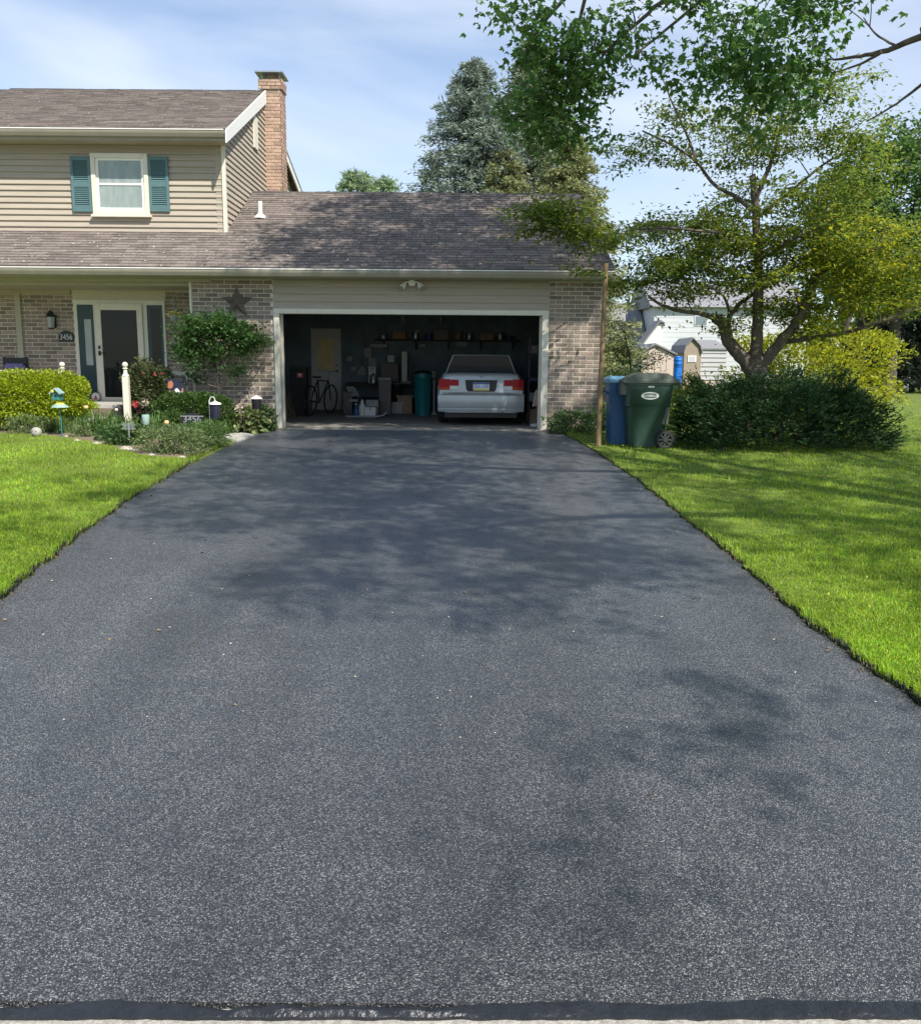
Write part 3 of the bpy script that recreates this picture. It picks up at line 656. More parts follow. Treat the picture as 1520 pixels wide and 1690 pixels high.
deck('rear_roof_slope', [(XL, MRy + .001, MRz), (MXr, MRy + .001, MRz), (MXe + .1, 2 * MRy - MEy, MEz), (XL, 2 * MRy - MEy, MEz)], .10, 'shingle', house)
def shingles(parent, xa, xb_fn, y0, z0, slope, y1, name='shingles'):
    cosl = 1 / math.sqrt(1 + slope * slope); ex = .135; rows = int((y1 - y0) / (ex * cosl)) + 1; m = MB()
    nrm = Vector((0, -slope * cosl, cosl)); d = Vector((0, cosl, slope * cosl))
    for r in range(rows):
        s0 = r * ex; x = xa - random.random() * .3; lw_ = random.gauss(0, .003)
        while x < xb_fn(y0 + s0 * cosl):
            wd = random.uniform(.16, .36); xb = min(x + wd - .006, xb_fn(y0 + s0 * cosl)); xx = max(x, xa)
            if xb - xx > .02:
                h = .014 + random.uniform(0, .006); j = random.gauss(0, .004) + lw_
                base = Vector((0, y0, z0)) + d * (s0 + j); top = Vector((0, y0, z0)) + d * min(s0 + ex + .01, (y1 - y0) / cosl)
                A = base + nrm * h; B = base - nrm * .002; C_ = top + nrm * .004
                m.add([(xx, A.y, A.z), (xb, A.y, A.z), (xb, C_.y, C_.z), (xx, C_.y, C_.z), (xx, B.y, B.z), (xb, B.y, B.z)], [(0, 1, 2, 3), (4, 5, 1, 0), (4, 0, 3), (5, 2, 1)])
            x += wd
    return tag(m.build(name, 'shingle', parent), kind='stuff')
shingles(roof, XS, lambda y: GXe + (GXr - GXe) * (y - GE_y) / (GR_y - GE_y), GE_y - .02, GE_z, gs, GR_y)
shingles(proof, -10.2, lambda y: XS, GE_y - .02, GE_z, gs, Y2)
shingles(mroof, -10.2, lambda y: MXe + (MXr - MXe) * (y - MEy) / (MRy - MEy), MEy - .02, MEz, MRs, MRy)
def ridge_caps(parent, x0, x1, y, z, s_):
    x = x0
    while x < x1:
        b = min(x + .29, x1); h = random.uniform(.012, .02)
        MB().add([(x, y - .14, z - .14 * s_ + h), (b, y - .14, z - .14 * s_ + h), (b, y, z + h + .01), (x, y, z + h + .01), (b, y + .14, z - .14 * s_ + h), (x, y + .14, z - .14 * s_ + h)], [(0, 1, 2, 3), (3, 2, 4, 5)]).build('ridge_cap', 'ridge', parent)
        x += .27
ridge_caps(roof, XS, GXr, GR_y, GR_z, gs); ridge_caps(mroof, -10.2, MXr, MRy, MRz, MRs)
def gutter(parent, x0, x1, y, z, name='gutter'):
    prof = [(0, 0), (-.10, 0), (-.125, -.03), (-.115, -.06), (-.085, -.115), (0, -.125)]
    g = MB().prism([(x0, y + a, z + b) for a, b in prof], (x1 - x0, 0, 0)).build(name, 'gutter', parent)
    box('gutter_lip', 'white', g, x0, x1, y - .132, y - .112, z - .006, z + .012)
gutter(house, XL, GXe - .02, GE_y + .02, GE_z - .03); gutter(house, XL, MXe - .03, MEy + .02, MEz - .03)
box('soffit', 'beam', house, XL, GXe - .03, GE_y + .022, YF - .036, soff - .012, soff + .03); box('soffit', 'beam', house, XL, MXe - .05, MEy + .022, Y2 - .001, MEz - .20, MEz - .15)
box('fascia', 'gutter', house, XL, GXe - .025, GE_y + .005, GE_y + .021, soff - .012, GE_z - .06); box('fascia', 'gutter', house, XL, MXe - .04, MEy + .004, MEy + .021, MEz - .20, MEz - .04)
# gable rake boards
rk = MB(); t = .03
rk.prism([(MXe + .035, MEy - .12, MEz - .26), (MXe + .035, MEy - .12, MEz - .035), (MXr + .035, MRy, MRz + .02), (MXr + .035, MRy, MRz - .25)], (-t, 0, 0)).build('rake_board', 'white', house)
MB().prism([(MXr, MRy + .001, MRz + .02), (MXr, MRy + .001, MRz - .22), (MXe + .1, 2 * MRy - MEy, MEz - .25), (MXe + .1, 2 * MRy - MEy, MEz - .03)], (-t, 0, 0)).build('rake_board', 'white', house)
MB().prism([(MXr - t, MRy, MRz - .2), (MXe - t, MEy, MEz - .2), (MXe - t, MEy, MEz - .17), (MXr - t, MRy, MRz - .17)], (-.22, 0, 0)).build('rake_soffit', 'beam', house)
MB().prism([(GXe, GE_y - .05, GE_z - .17), (GXe, GE_y - .05, GE_z - .01), (GXr, GR_y, GR_z + .005), (GXr, GR_y, GR_z - .17)], (-t, 0, 0)).build('rake_board', 'gutter', house)
MB().prism([(XR - .12, YF, soff), (XR - .12, GR_y, GR_z - .12), (XR - .12, 23.0, soff)], (.1, 0, 0)).build('garage_gable', 'siding', house)
# gable vent
MB().box(XS + .0, XS + .03, 20.25, 20.62, 5.75, 6.42).build('gable_vent', 'trim', house)
# chimney
cy = 21.55; cx0, cx1 = X(432, 260, cy), X(467, 260, cy)
ctop = Z(134, cy, 447)
ch = box('chimney', 'mortar', house, cx0 + .012, cx1 - .012, cy + .012, cy + .5, 2.5, ctop)
m = MB()
def ring_bricks(z, zt, x0, x1, y0, y1, off):
    x = x0 - (.12 if off else 0)
    while x < x1 - .02:
        a, b = max(x, x0), min(x + .2, x1)
        if b - a > .04: q_ = brick_mesh(b - a - .01, zt - z - .01); m.add([(u + a, v + y0, w_ + z) for u, v, w_ in q_.v], q_.f)
        x += .2
    y = y0 - (0 if off else .1)
    while y < y1 - .02:
        a, b = max(y, y0), min(y + .2, y1)
        if b - a > .04: q_ = brick_mesh(b - a - .01, zt - z - .01); m.add([(x1 - v, u + a, w_ + z) for u, v, w_ in q_.v], q_.f)
        y += .2
z = 3.9; k = 0
while z < ctop - .2: ring_bricks(z, z + .075, cx0, cx1, cy, cy + .5, k % 2); z += .075; k += 1
while z < ctop - .01: ring_bricks(z, z + .075, cx0 - .03, cx1 + .03, cy - .03, cy + .5, k % 2); z += .075; k += 1
tag(m.build('chimney_bricks', 'chim', ch), kind='stuff')
box('chimney_crown', 'concrete', ch, cx0 - .02, cx1 + .02, cy - .02, cy + .5, ctop - .01, ctop + .05)
fx = (cx0 + cx1) / 2
MB().lathe((fx, cy + .25, ctop + .05), [(.15, 0), (.15, .12), (.12, .12)], 14).build('flue', 'chim', ch)
cp = MB(); cz_ = ctop + .17
for sx_ in (-.2, .2):
    for sy_ in (.05, .42): cp.box(fx + sx_ - .01, fx + sx_ + .01, cy + sy_ - .01, cy + sy_ + .01, ctop + .05, cz_)
cp.box(fx - .33, fx + .30, cy - .12, cy + .6, cz_, cz_ + .03); cp.build('chimney_cap', 'steel', ch)
# vent pipe on the roof
vp = P(430, 366, 18.6); vy = 18.6; vz = GE_z + gs * (vy - GE_y)
MB().lathe((vp.x, vy, vz - .05), [(.045, 0), (.045, .36), (.035, .36)], 12).lathe((vp.x, vy, vz - .02), [(.13, 0), (.10, .05), (.05, .09)], 12, 1, 1.3).build('vent_pipe', 'white', house, smooth=True)
# back door of the garage
bx0, bx1 = X(514, 610, 22.7), X(563, 610, 22.7); bz1 = Z(542, 22.7, 540)
m = MB().box(bx0, bx0 + .06, 22.7, 22.75, FL, bz1).box(bx1 - .06, bx1, 22.7, 22.75, FL, bz1).box(bx0 + .06, bx1 - .06, 22.7, 22.75, bz1 - .06, bz1)
bdr = m.build('back_door_frame', 'door_in', house)
bd = box('back_door', 'door_in', house, bx0 + .06, bx1 - .06, 22.72, 22.748, FL, bz1 - .06)
MT['blind'] = M('yellowed_blind', (.75, .62, .33), .8, .15, 6)
box('door_window', 'blind', bd, bx0 + .16, bx1 - .18, 22.712, 22.7195, 1.0, bz1 - .25)
for a in (bx0 + .14, (bx0 + bx1) / 2 + .02): box('door_panel', 'door_in', bd, a, a + .22, 22.708, 22.7195, .2, .85, bevel=.005)
MB().sphere((bx1 - .11, 22.69, .98), .03, 10, 6).sphere((bx1 - .11, 22.70, 1.12), .02, 10, 6).build('handle', 'black', bd)

# ------------------------------------------------------------------ fixtures on the house
# barn star
sc_ = P(391, 499, YF - .02); R1, R2 = .30, .125
root = thing('barn_star', 'large rusty tin star hung on the brick pier', 'star', sc_)
pts = []
for k in range(10):
    a = math.pi / 2 + k * math.pi / 5; r = R1 if k % 2 == 0 else R2; pts.append((sc_.x + r * math.cos(a), YF - .012, sc_.z + r * math.sin(a)))
MB().add(pts + [(sc_.x, YF - .085, sc_.z), (sc_.x, YF - .004, sc_.z)], [(10, i, (i + 1) % 10) for i in range(10)] + [(11, (i + 1) % 10, i) for i in range(10)]).build('star_body', 'star', root)
MB().tube([(sc_.x, YF - .01, sc_.z + R1 - .03), (sc_.x, YF + .01, sc_.z + R1 + .02)], .004, 5).build('hanger', 'dark_metal', root)
# flood light
fc = P(680, 466, YF - .03)
root = thing('flood_light', 'twin white flood light under the garage eave', 'flood light', (fc.x, YF, fc.z))
MB().box(fc.x - .055, fc.x + .055, YF - .075, YF + .003, fc.z - .055, fc.z + .055).build('junction_box', 'white', root, bevel=.01)
for s_ in (-1, 1):
    m = MB().tube([(fc.x + s_ * .05, YF - .05, fc.z), (fc.x + s_ * .1, YF - .08, fc.z + .01), (fc.x + s_ * .14, YF - .09, fc.z - .03)], .016, 7)
    m.tube([(fc.x + s_ * .12, YF - .08, fc.z - .01), (fc.x + s_ * .15, YF - .10, fc.z - .06), (fc.x + s_ * .185, YF - .13, fc.z - .10)], [.028, .05, .062], 12)
    hdp = m.build('lamp_head', 'white', root, smooth=True)
    MB().tube([(fc.x + s_ * .186, YF - .131, fc.z - .101), (fc.x + s_ * .188, YF - .133, fc.z - .103)], .055, 12).build('lens', 'grey', hdp)
# wall lantern
lc = P(85, 530, YP - .1)
root = thing('wall_lantern', 'black wall lantern on the porch bricks beside the house number', 'lantern', (lc.x, YP, lc.z))
MB().box(lc.x - .05, lc.x + .05, YP - .02, YP + .0, lc.z - .12, lc.z + .12).tube([(lc.x, YP - .01, lc.z + .02), (lc.x, YP - .09, lc.z + .2), (lc.x, YP - .13, lc.z + .17)], .012, 6).build('back_plate', 'dark_metal', root)
lcp = MB(); lcp.lathe((lc.x, YP - .13, lc.z), [(.03, .2), (.1, .09), (.085, .08)], 6); lcp.lathe((lc.x, YP - .13, lc.z), [(.045, -.15), (.06, -.14), (.06, -.125)], 6).build('cap', 'dark_metal', root)
MB().lathe((lc.x, YP - .13, lc.z), [(.06, -.12), (.08, .08)], 6).build('lantern_glass', 'curtain_glass', root)
# number plaque on the wall
pc = P(109, 555, YP - .02)
root = thing('house_number_sign', 'dark arched house number plaque on the porch brick wall', 'sign', (pc.x, YP, pc.z))
arc = [(pc.x - .145, YP - .02, pc.z - .10), (pc.x + .145, YP - .02, pc.z - .10), (pc.x + .145, YP - .02, pc.z + .06)] + [(pc.x + .10 * math.cos(a), YP - .02, pc.z + .06 + .055 * math.sin(a)) for a in np.linspace(0, math.pi, 9)] + [(pc.x - .145, YP - .02, pc.z + .06)]
MB().prism(arc, (0, .02, 0)).build('plaque', 'dark_metal', root)
text('numerals', '3456', .15, (pc.x, YP - .023, pc.z - .015), 'paper', root, .24)
# hanging flower basket on a bracket
hb = P(287, 520, 16.75)
root = thing('hanging_basket', 'small hanging basket of yellow and white flowers under the porch beam', 'basket', hb)
br = P(311, 484, 16.62)
MB().tube([(GL - .02, YF + .02, br.z - .12), (br.x, 16.65, br.z), ((br.x + hb.x) / 2, 16.7, br.z + .04), (hb.x, 16.75, br.z - .03), (hb.x, 16.75, br.z - .1)], .007, 6).build('bracket', 'grey', root)
MB().tube([(hb.x, 16.75, br.z - .1), (hb.x, 16.75, hb.z + .08)], .006, 5).lathe((hb.x, 16.75, hb.z), [(.04, -.1), (.09, -.03), (.1, .0)], 10).build('pot', 'grey', root)
n = 160; C = blob(n, (hb.x, 16.75, hb.z + .02), (.14, .12, .09)); leaves('petals', C[:70], rdir(70), rdir(70, 1), .035, .03, MT['yellow_petal'], root); leaves('white_petals', C[70:110], rdir(40), rdir(40, 1), .03, .026, MT['cream_petal'], root); leaves('foliage', C[110:], rdir(50), rdir(50, 1), .05, .02, LF['vine'], root)
# round wreath sign at the side light
rc = P(157, 655, 17.75)
root = thing('round_porch_sign', 'small round white sign with a red mark beside the storm door', 'sign', (rc.x, 17.8, PF))
MB().tube([(rc.x, 17.78, rc.z), (rc.x, 17.795, rc.z)], .10, 20).build('disc', 'paper', root)
m = MB()
for k in range(20):
    a0, a1 = k * math.pi / 10, (k + 1) * math.pi / 10
    m.add([(rc.x + r * math.cos(a), 17.777, rc.z + r * math.sin(a)) for r, a in ((.085, a0), (.10, a0), (.10, a1), (.085, a1))], [(0, 1, 2, 3)])
m.build('rim', 'dark_metal', root)
MB().prism([(rc.x - .04, 17.776, rc.z - .05), (rc.x + .04, 17.776, rc.z - .05), (rc.x, 17.776, rc.z + .03)], (0, .003, 0)).build('red_mark', 'flag_red', root)
MB().box(rc.x - .008, rc.x + .008, 17.783, 17.797, PF, rc.z - .09).build('stand', 'dark_metal', root)
# railing posts, rails
def newel(px, py_top, label, Yr=16.48):
    t_ = P(px, py_top, Yr); x, zt = t_.x, t_.z
    root = thing('railing_post', label, 'post', (x, Yr, .0), 'cream newel posts of the porch railing')
    MB().box(x - .052, x + .052, Yr - .052, Yr + .052, -.05, zt - .25).build('shaft', 'trim', root, bevel=.008)
    MB().lathe((x, Yr, zt - .25), [(.06, 0), (.06, .02), (.035, .05), (.03, .12), (.05, .135), (.03, .15)], 12).build('neck', 'trim', root, smooth=True)
    MB().sphere((x, Yr, zt - .05), .05, 14, 9).build('ball_finial', 'trim', root, smooth=True)
    return x, zt
nx1, nz = newel(102, 597, 'cream newel post with ball finial above the lime hedge')
nx2, _ = newel(206, 597, 'cream newel post with ball finial against the red flowered azalea', 15.85)
def railing(x0, x1, label):
    zr = Z(614, 16.48, 60)
    root = thing('porch_railing', label, 'railing', ((x0 + x1) / 2, 16.48, PF))
    box('top_rail', 'trim', root, x0, x1, 16.45, 16.51, zr - .03, zr + .03, bevel=.006); box('bottom_rail', 'trim', root, x0, x1, 16.46, 16.50, PF + .06, PF + .11)
    x = x0 + .08
    while x < x1 - .03: MB().box(x - .015, x + .015, 16.465, 16.495, PF + .11, zr - .03).build('baluster', 'trim', root); x += .125
railing(-9.4, nx1 - .05, 'cream porch railing with balusters behind the lime hedge'); railing(nx2 + .05, GL - .04, 'cream porch railing with balusters behind the azalea')
# porch chair with purple cushion
cc = P(18, 606, 17.2)
root = thing('porch_chair', 'porch chair with purple cushion showing above the lime hedge', 'chair', (cc.x, 17.2, PF))
for dx in (-.22, .22):
    for dy in (-.2, .2): MB().tube([(cc.x + dx, 17.2 + dy, PF), (cc.x + dx * .95, 17.2 + dy, PF + (.86 if dy > 0 else .42))], .016, 6).build('leg', 'dark_metal', root)
box('seat', 'dark_metal', root, cc.x - .25, cc.x + .25, 16.98, 17.42, PF + .40, PF + .44, bevel=.01)
box('cushion', 'purple', root, cc.x - .2, cc.x + .2, 17.3, 17.39, PF + .45, cc.z + .07, bevel=.035)
box('backrest', 'dark_metal', root, cc.x - .24, cc.x + .24, 17.39, 17.42, PF + .45, PF + .84)

# ------------------------------------------------------------------ car
def car():
    c = Gf(794, 700); cx, cy = P(794, 650, 17.4).x, 17.38
    root = thing('car', 'silver sedan parked tail out in the garage', 'car', (cx, cy + 2, FL))
    def ring(y, zs, ws, zt, wt):        # half profile bottom to top, mirrored
        pts = [(w_, z_) for z_, w_ in zip(zs, ws)] + [(wt, zt - .015), (wt * .6, zt)]
        full = pts + [(-a, b) for a, b in pts[::-1]]
        return [(cx + a, y, FL + b) for a, b in full]
    zs = (.22, .34, .52, .70, .84)
    st = [(.0, .62, .64, .95, .0), (.03, .74, .80, .985, 1), (.12, .80, .835, 1.01, 1), (.35, .835, .848, 1.02, 1), (.8, .845, .85, .99, 1), (1.6, .845, .85, .95, 1), (2.8, .845, .85, .95, 1), (3.3, .84, .845, .92, 1), (3.9, .81, .83, .85, 1), (4.25, .72, .76, .74, 1), (4.36, .60, .62, .62, 1)]
    rings = []
    for dy, wb, wm, zt, _ in st:
        ws = (wb - .06, wb, wm, wm, wm * .97)
        rings.append(ring(cy + dy, (.26, .34, .52, min(.70, zt - .12), min(.84, zt - .06)), ws, zt, wm * .86))
    body = MB().loft(rings).build('body', 'silver', root, smooth=True)
    # cabin
    def cr_(y, w0, z0, w1, z1): return [(cx - w0, y, FL + z0), (cx + w0, y, FL + z0), (cx + w1, y, FL + z1), (cx - w1, y, FL + z1)]
    cab = MB()
    base = [(cy + .58, .70, 1.0), (cy + 3.15, .72, .93)]; top = [(cy + 1.2, .54, 1.385), (cy + 2.35, .55, 1.39)]
    V = [(cx - .70, cy + .60, FL + .99), (cx + .70, cy + .60, FL + .99), (cx + .73, cy + 3.15, FL + .90), (cx - .73, cy + 3.15, FL + .90), (cx - .55, cy + .58, FL + 1.36), (cx + .55, cy + .58, FL + 1.36), (cx + .56, cy + 2.4, FL + 1.37), (cx - .56, cy + 2.4, FL + 1.37), (cx, cy + 1.75, FL + 1.40)]
    cab.add(V, [(0, 1, 5, 4), (1, 2, 6, 5), (2, 3, 7, 6), (3, 0, 4, 7), (4, 5, 8), (5, 6, 8), (6, 7, 8), (7, 4, 8)]).build('cabin', 'silver', root)
    def pane(idx, nm, k=.1, off=.006):
        a = [Vector(V[i]) for i in idx]; ce = sum(a, Vector()) / 4; nr = (a[1] - a[0]).cross(a[3] - a[0]).normalized()
        p = [q_.lerp(ce, k) + nr * off for q_ in a]; MB().prism(p, nr * .004).build(nm, 'glass', root)
    pane((0, 1, 5, 4), 'rear_window', .02); pane((1, 2, 6, 5), 'side_window', .13); pane((3, 0, 4, 7), 'side_window', .13); pane((2, 3, 7, 6), 'windscreen', .07)
    # bumper with lower lip
    bp = []
    for k in range(13):
        t_ = -1 + k / 6; x = cx + t_ * .83; y = cy - .085 + .10 * abs(t_) ** 3.2
        bp.append([(x, y + .2, FL + .28), (x, y + .03, FL + .28), (x, y + .012, FL + .33), (x, y + .02, FL + .345), (x, y, FL + .37), (x, y - .01, FL + .50), (x, y + .0, FL + .59), (x, y + .05, FL + .625), (x, y + .25, FL + .63)])
    bu = MB().loft(bp).build('bumper', 'silver', root, smooth=True)
    box('bumper_groove', 'grey', bu, cx - .74, cx + .74, cy - .05, cy + .1, FL + .632, FL + .645)
    # plate recess and plate
    r_ = MB().prism([(cx - .31, cy - .012, FL + .885), (cx + .31, cy - .012, FL + .885), (cx + .285, cy - .012, FL + .70), (cx + .25, cy - .012, FL + .665), (cx - .25, cy - .012, FL + .665), (cx - .285, cy - .012, FL + .70)], (0, .05, 0)).build('plate_recess', 'black', root)
    pl_ = box('license_plate', 'plate', root, cx - .155, cx + .155, cy - .024, cy - .013, FL + .685, FL + .835, bevel=.003)
    box('plate_band', 'plate_b', pl_, cx - .152, cx + .152, cy - .0262, cy - .0242, FL + .805, FL + .832); box('plate_band', 'plate_y', pl_, cx - .152, cx + .152, cy - .0262, cy - .0242, FL + .688, FL + .72)
    text('plate_letters', 'DLA 1029', .085, (cx, cy - .026, FL + .765), 'plate_b', pl_, .26)
    for s_ in (-1, 1):
        xo, xi, xm = cx + s_ * .815, cx + s_ * .435, cx + s_ * .60
        def wrap(x0, x1, z0, z1, nm, mt, par):
            n_ = 5; rg = []
            for k in range(n_ + 1):
                x = x0 + (x1 - x0) * k / n_; u = min(1, abs(x - cx) / .8); y = cy - .022 + .028 * max(0, (u - .78) / .22) ** 2
                rg.append([(x, y + .08, FL + z0), (x, y, FL + z0 + .008), (x, y, FL + z1 - .008), (x, y + .08, FL + z1)])
            return MB().loft(rg).build(nm, mt, par, smooth=True)
        tl = wrap(xm + s_ * .002, xo, .69, .905, 'tail_light', 'red', root)
        wrap(xm + s_ * .01, xo - s_ * .01, .692, .755, 'amber_lens', 'amber', tl).location.y -= .004
        wrap(xi, xm - s_ * .002, .77, .895, 'red_lens', 'red', tl); wrap(xi + s_ * .01, xm - s_ * .002, .70, .768, 'clear_lens', 'clear', tl)
        for wy in (.95, 3.55):
            m = MB(); wx = cx + s_ * .74; prof = [(.19, -.09), (.27, -.095), (.295, -.06), (.295, .06), (.27, .095), (.19, .09)]
            vs = []; fs = []; nn = 24
            for r0, a0 in prof: vs += [(wx + a0, cy + wy + r0 * math.cos(2 * math.pi * k / nn), FL + .295 + r0 * math.sin(2 * math.pi * k / nn)) for k in range(nn)]
            for i in range(6):
                for k in range(nn): fs.append((i * nn + k, i * nn + (k + 1) % nn, ((i + 1) % 6) * nn + (k + 1) % nn, ((i + 1) % 6) * nn + k))
            wh = m.add(vs, fs).build('wheel', 'rubber', root, smooth=True)
            MB().tube([(wx - .07, cy + wy, FL + .295), (wx + .07, cy + wy, FL + .295)], .20, 20).build('rim', 'steel', wh)
    MB().tube([(cx + .42, cy - .02, FL + .25), (cx + .42, cy + .5, FL + .25)], .028, 10).build('exhaust_pipe', 'dark_metal', root)
    box('underbody', 'black', root, cx - .7, cx + .7, cy + .1, cy + 4.1, FL + .16, FL + .30)
    MB().tube([(cx - .025, cy - .006, FL + .955), (cx + .025, cy - .006, FL + .955)], .018, 8).build('badge', 'steel', root)
    box('trunk_seam', 'grey', root, cx - .64, cx + .64, cy - .0135, cy + .01, FL + .647, FL + .652)
def Gf(px, py, z=None):
    d = ray(px, py); t_ = ((FL if z is None else z) - CZ) / d.z; return Vector((d.x * t_, d.y * t_, CZ + d.z * t_))
car()

# ------------------------------------------------------------------ things in the garage
def bin_(name, label, px0, px1, pt, pb, mat, Y=None, lid=None, cat='bin', round_=True, taper=.82, group=None):
    b = Gf((px0 + px1) / 2, pb); Y = Y or b.y; x0, x1 = X(px0, pb, Y), X(px1, pb, Y); zt = Z(pt, Y, (px0 + px1) / 2); r = (x1 - x0) / 2; cx = (x0 + x1) / 2; h = zt - FL
    root = thing(name, label, cat, (cx, Y + r, FL), group)
    if round_:
        MB().lathe((cx, Y + r, FL), [(r * taper, 0), (r * taper, .01), (r * .96, h * .9), (r, h * .91), (r, h)], 20).build('body', mat, root, smooth=True)
        for k in range(8):
            a = k * math.pi / 4 + .2; MB().tube([(cx + math.cos(a) * r * taper * 1.0, Y + r + math.sin(a) * r * taper, FL + .05), (cx + math.cos(a) * r * .95, Y + r + math.sin(a) * r * .95, FL + h * .85)], .012, 5).build('rib', mat, root)
        if lid: MB().lathe((cx, Y + r, zt - .001), [(r * 1.04, 0), (r * 1.04, .03), (r * .6, .07), (r * .1, .08)], 20).build('lid', lid, root, smooth=True)
    else:
        MB().loft([[(cx + s_ * r * k_, Y + r + t_ * r * k_, FL + z_) for s_, t_ in ((-1, -1), (1, -1), (1, 1), (-1, 1))] for k_, z_ in ((taper, 0), (.97, h * .93), (1.03, h * .93), (1.03, h))]).build('body', mat, root, bevel=.012)
        if lid: box('lid', lid, root, cx - r * 1.06, cx + r * 1.06, Y - .03, Y + 2 * r + .03, zt - .001, zt + .04, bevel=.012)
    return root
bin_('garbage_can', 'round ribbed teal garbage can beside the silver car', 683, 712, 617, 686, 'teal_bin', lid='black', cat='garbage can')
bin_('storage_bin', 'dull brown square bin behind the floor sled', 625, 646, 626, 684, 'brown_bin', lid='grey', cat='bin', round_=False)
bin_('cardboard_drum', 'dark drum next to the brown bin in the garage', 646, 663, 634, 682, 'black', cat='drum', lid='brown_bin')
def crate(name, label, px0, px1, pt, pb, Y, dep, mat, zb=None, cat='box', flap=True):
    x0, x1 = X(px0, pb, Y), X(px1, pb, Y); zt = Z(pt, Y, (px0 + px1) / 2); zb = Z(pb, Y, (px0 + px1) / 2) if zb is None else zb
    root = thing(name, label, cat, ((x0 + x1) / 2, Y + dep / 2, zb))
    box('carton', mat, root, x0, x1, Y, Y + dep, zb, zt, bevel=.006)
    if flap:
        box('tape', 'card', root, (x0 + x1) / 2 - .02, (x0 + x1) / 2 + .02, Y - .002, Y + dep + .002, zt - .06, zt + .002); box('lid_edge', mat, root, x0 - .006, x1 + .006, Y - .006, Y + dep + .006, zt - .025, zt - .004)
    return root
# workbench along the back wall carries several items
bz = Z(632, 22.0, 620); wb = thing('workbench', 'dark wooden workbench along the garage back wall', 'workbench', (-1.6, 22.3, FL))
MT['bench'] = M('dark_bench_wood', (.05, .04, .032), .8, .2, 8)
wx0, wx1 = X(570, 630, 22), X(712, 630, 22)
box('top', 'bench', wb, wx0, wx1, 21.95, 22.74, bz - .05, bz, bevel=.005); box('shelf', 'bench', wb, wx0 + .05, wx1 - .05, 22.0, 22.7, .3, .33)
for a in (wx0 + .05, wx1 - .05):
    for y in (22.0, 22.68): MB().box(a - .04, a + .04, y - .04, y + .04, FL, bz - .05).build('leg', 'bench', wb)
crate('white_box', 'small white carton on the garage workbench', 608, 620, 605, 622, 22.15, .18, 'paper', bz)
crate('paper_box', 'dark carton on the bench below the pinned white paper', 629, 657, 600, 624, 22.35, .3, 'brown_bin', bz, flap=False)
c_ = P(616, 628, 22.05); root = thing('steel_canister', 'shiny steel canister on the garage workbench edge', 'canister', (c_.x, 22.08, bz)); MB().lathe((c_.x, 22.08, bz), [(.085, 0), (.085, .17), (.07, .19), (.02, .2)], 16).build('can', 'steel', root, smooth=True); MB().lathe((c_.x, 22.08, bz + .199), [(.025, 0), (.025, .02), (.01, .03)], 10).build('lid', 'dark_metal', root)
c_ = P(670, 600, 22.1); zt = Z(580, 22.1, 670); root = thing('column_heater', 'tall cream appliance with a dark curved handle on the workbench', 'heater', (c_.x, 22.15, bz))
box('case', 'paper', root, c_.x - .1, c_.x + .03, 22.05, 22.3, bz + .05, zt, bevel=.015); box('foot', 'grey', root, c_.x - .12, c_.x + .12, 22.0, 22.32, bz, bz + .05, bevel=.01); MB().tube([(c_.x + .03, 22.1, bz + .08), (c_.x + .12, 22.1, bz + .2), (c_.x + .1, 22.1, zt - .1), (c_.x + .02, 22.1, zt - .03)], .022, 7).build('hose', 'brown_bin', root, smooth=True)
c_ = P(645, 592, 22.32); root = thing('pinned_paper', 'white ruled sheet of paper pinned over the workbench', 'paper', (c_.x, 22.34, c_.z)); box('sheet', 'paper', root, c_.x - .085, c_.x + .085, 22.335, 22.341, c_.z - .08, c_.z + .08)
for k in range(4): box('rule_line', 'grey', root, c_.x - .065 + k * .04, c_.x - .05 + k * .04, 22.333, 22.3345, c_.z - .07, c_.z + .06)
# hand tools hung on the back wall
def hung(name, label, p0, p1, head, mat='wood', hm='grey'):
    a, b = P(*p0, 22.68), P(*p1, 22.68); root = thing(name, label, 'tool', a, 'long tools hung on the garage back wall')
    MB().tube([a, b], .016, 6).build('handle', mat, root)
    d = (b - a).normalized(); s_ = d.cross(Vector((0, 1, 0)))
    if head == 'shovel': MB().prism([b - s_ * .05, b + s_ * .05, b + s_ * .10 + d * .05, b + s_ * .09 + d * .2, b + d * .28, b - s_ * .09 + d * .2, b - s_ * .10 + d * .05], (0, .02, 0)).build('blade', hm, root)
    elif head == 'broom': MB().prism([b - s_ * .04, b + s_ * .04, b + s_ * .13 + d * .22, b - s_ * .13 + d * .22], (0, .05, 0)).build('bristles', hm, root)
    else:
        m = MB().prism([b - s_ * .16, b + s_ * .16, b + s_ * .16 + d * .03, b - s_ * .16 + d * .03], (0, .02, 0))
        for k in range(9): q_ = b + s_ * (-.15 + k * .0375) + d * .03; m.tube([q_, q_ + d * .05 - Vector((0, .04, 0))], .005, 4)
        m.build('rake_head', hm, root)
hung('shovel', 'long handled shovel slanting on the garage back wall', (597, 546), (605, 574), 'shovel')
hung('broom', 'broom hanging head down beside the back door', (598, 583), (598, 604), 'broom', 'wood', 'grey')
hung('garden_rake', 'rake with a wide head hung high on the garage back wall', (640, 604), (640, 566), 'rake')
hung('spade', 'spade hung on the wall between rake and broom', (612, 560), (614, 590), 'shovel')
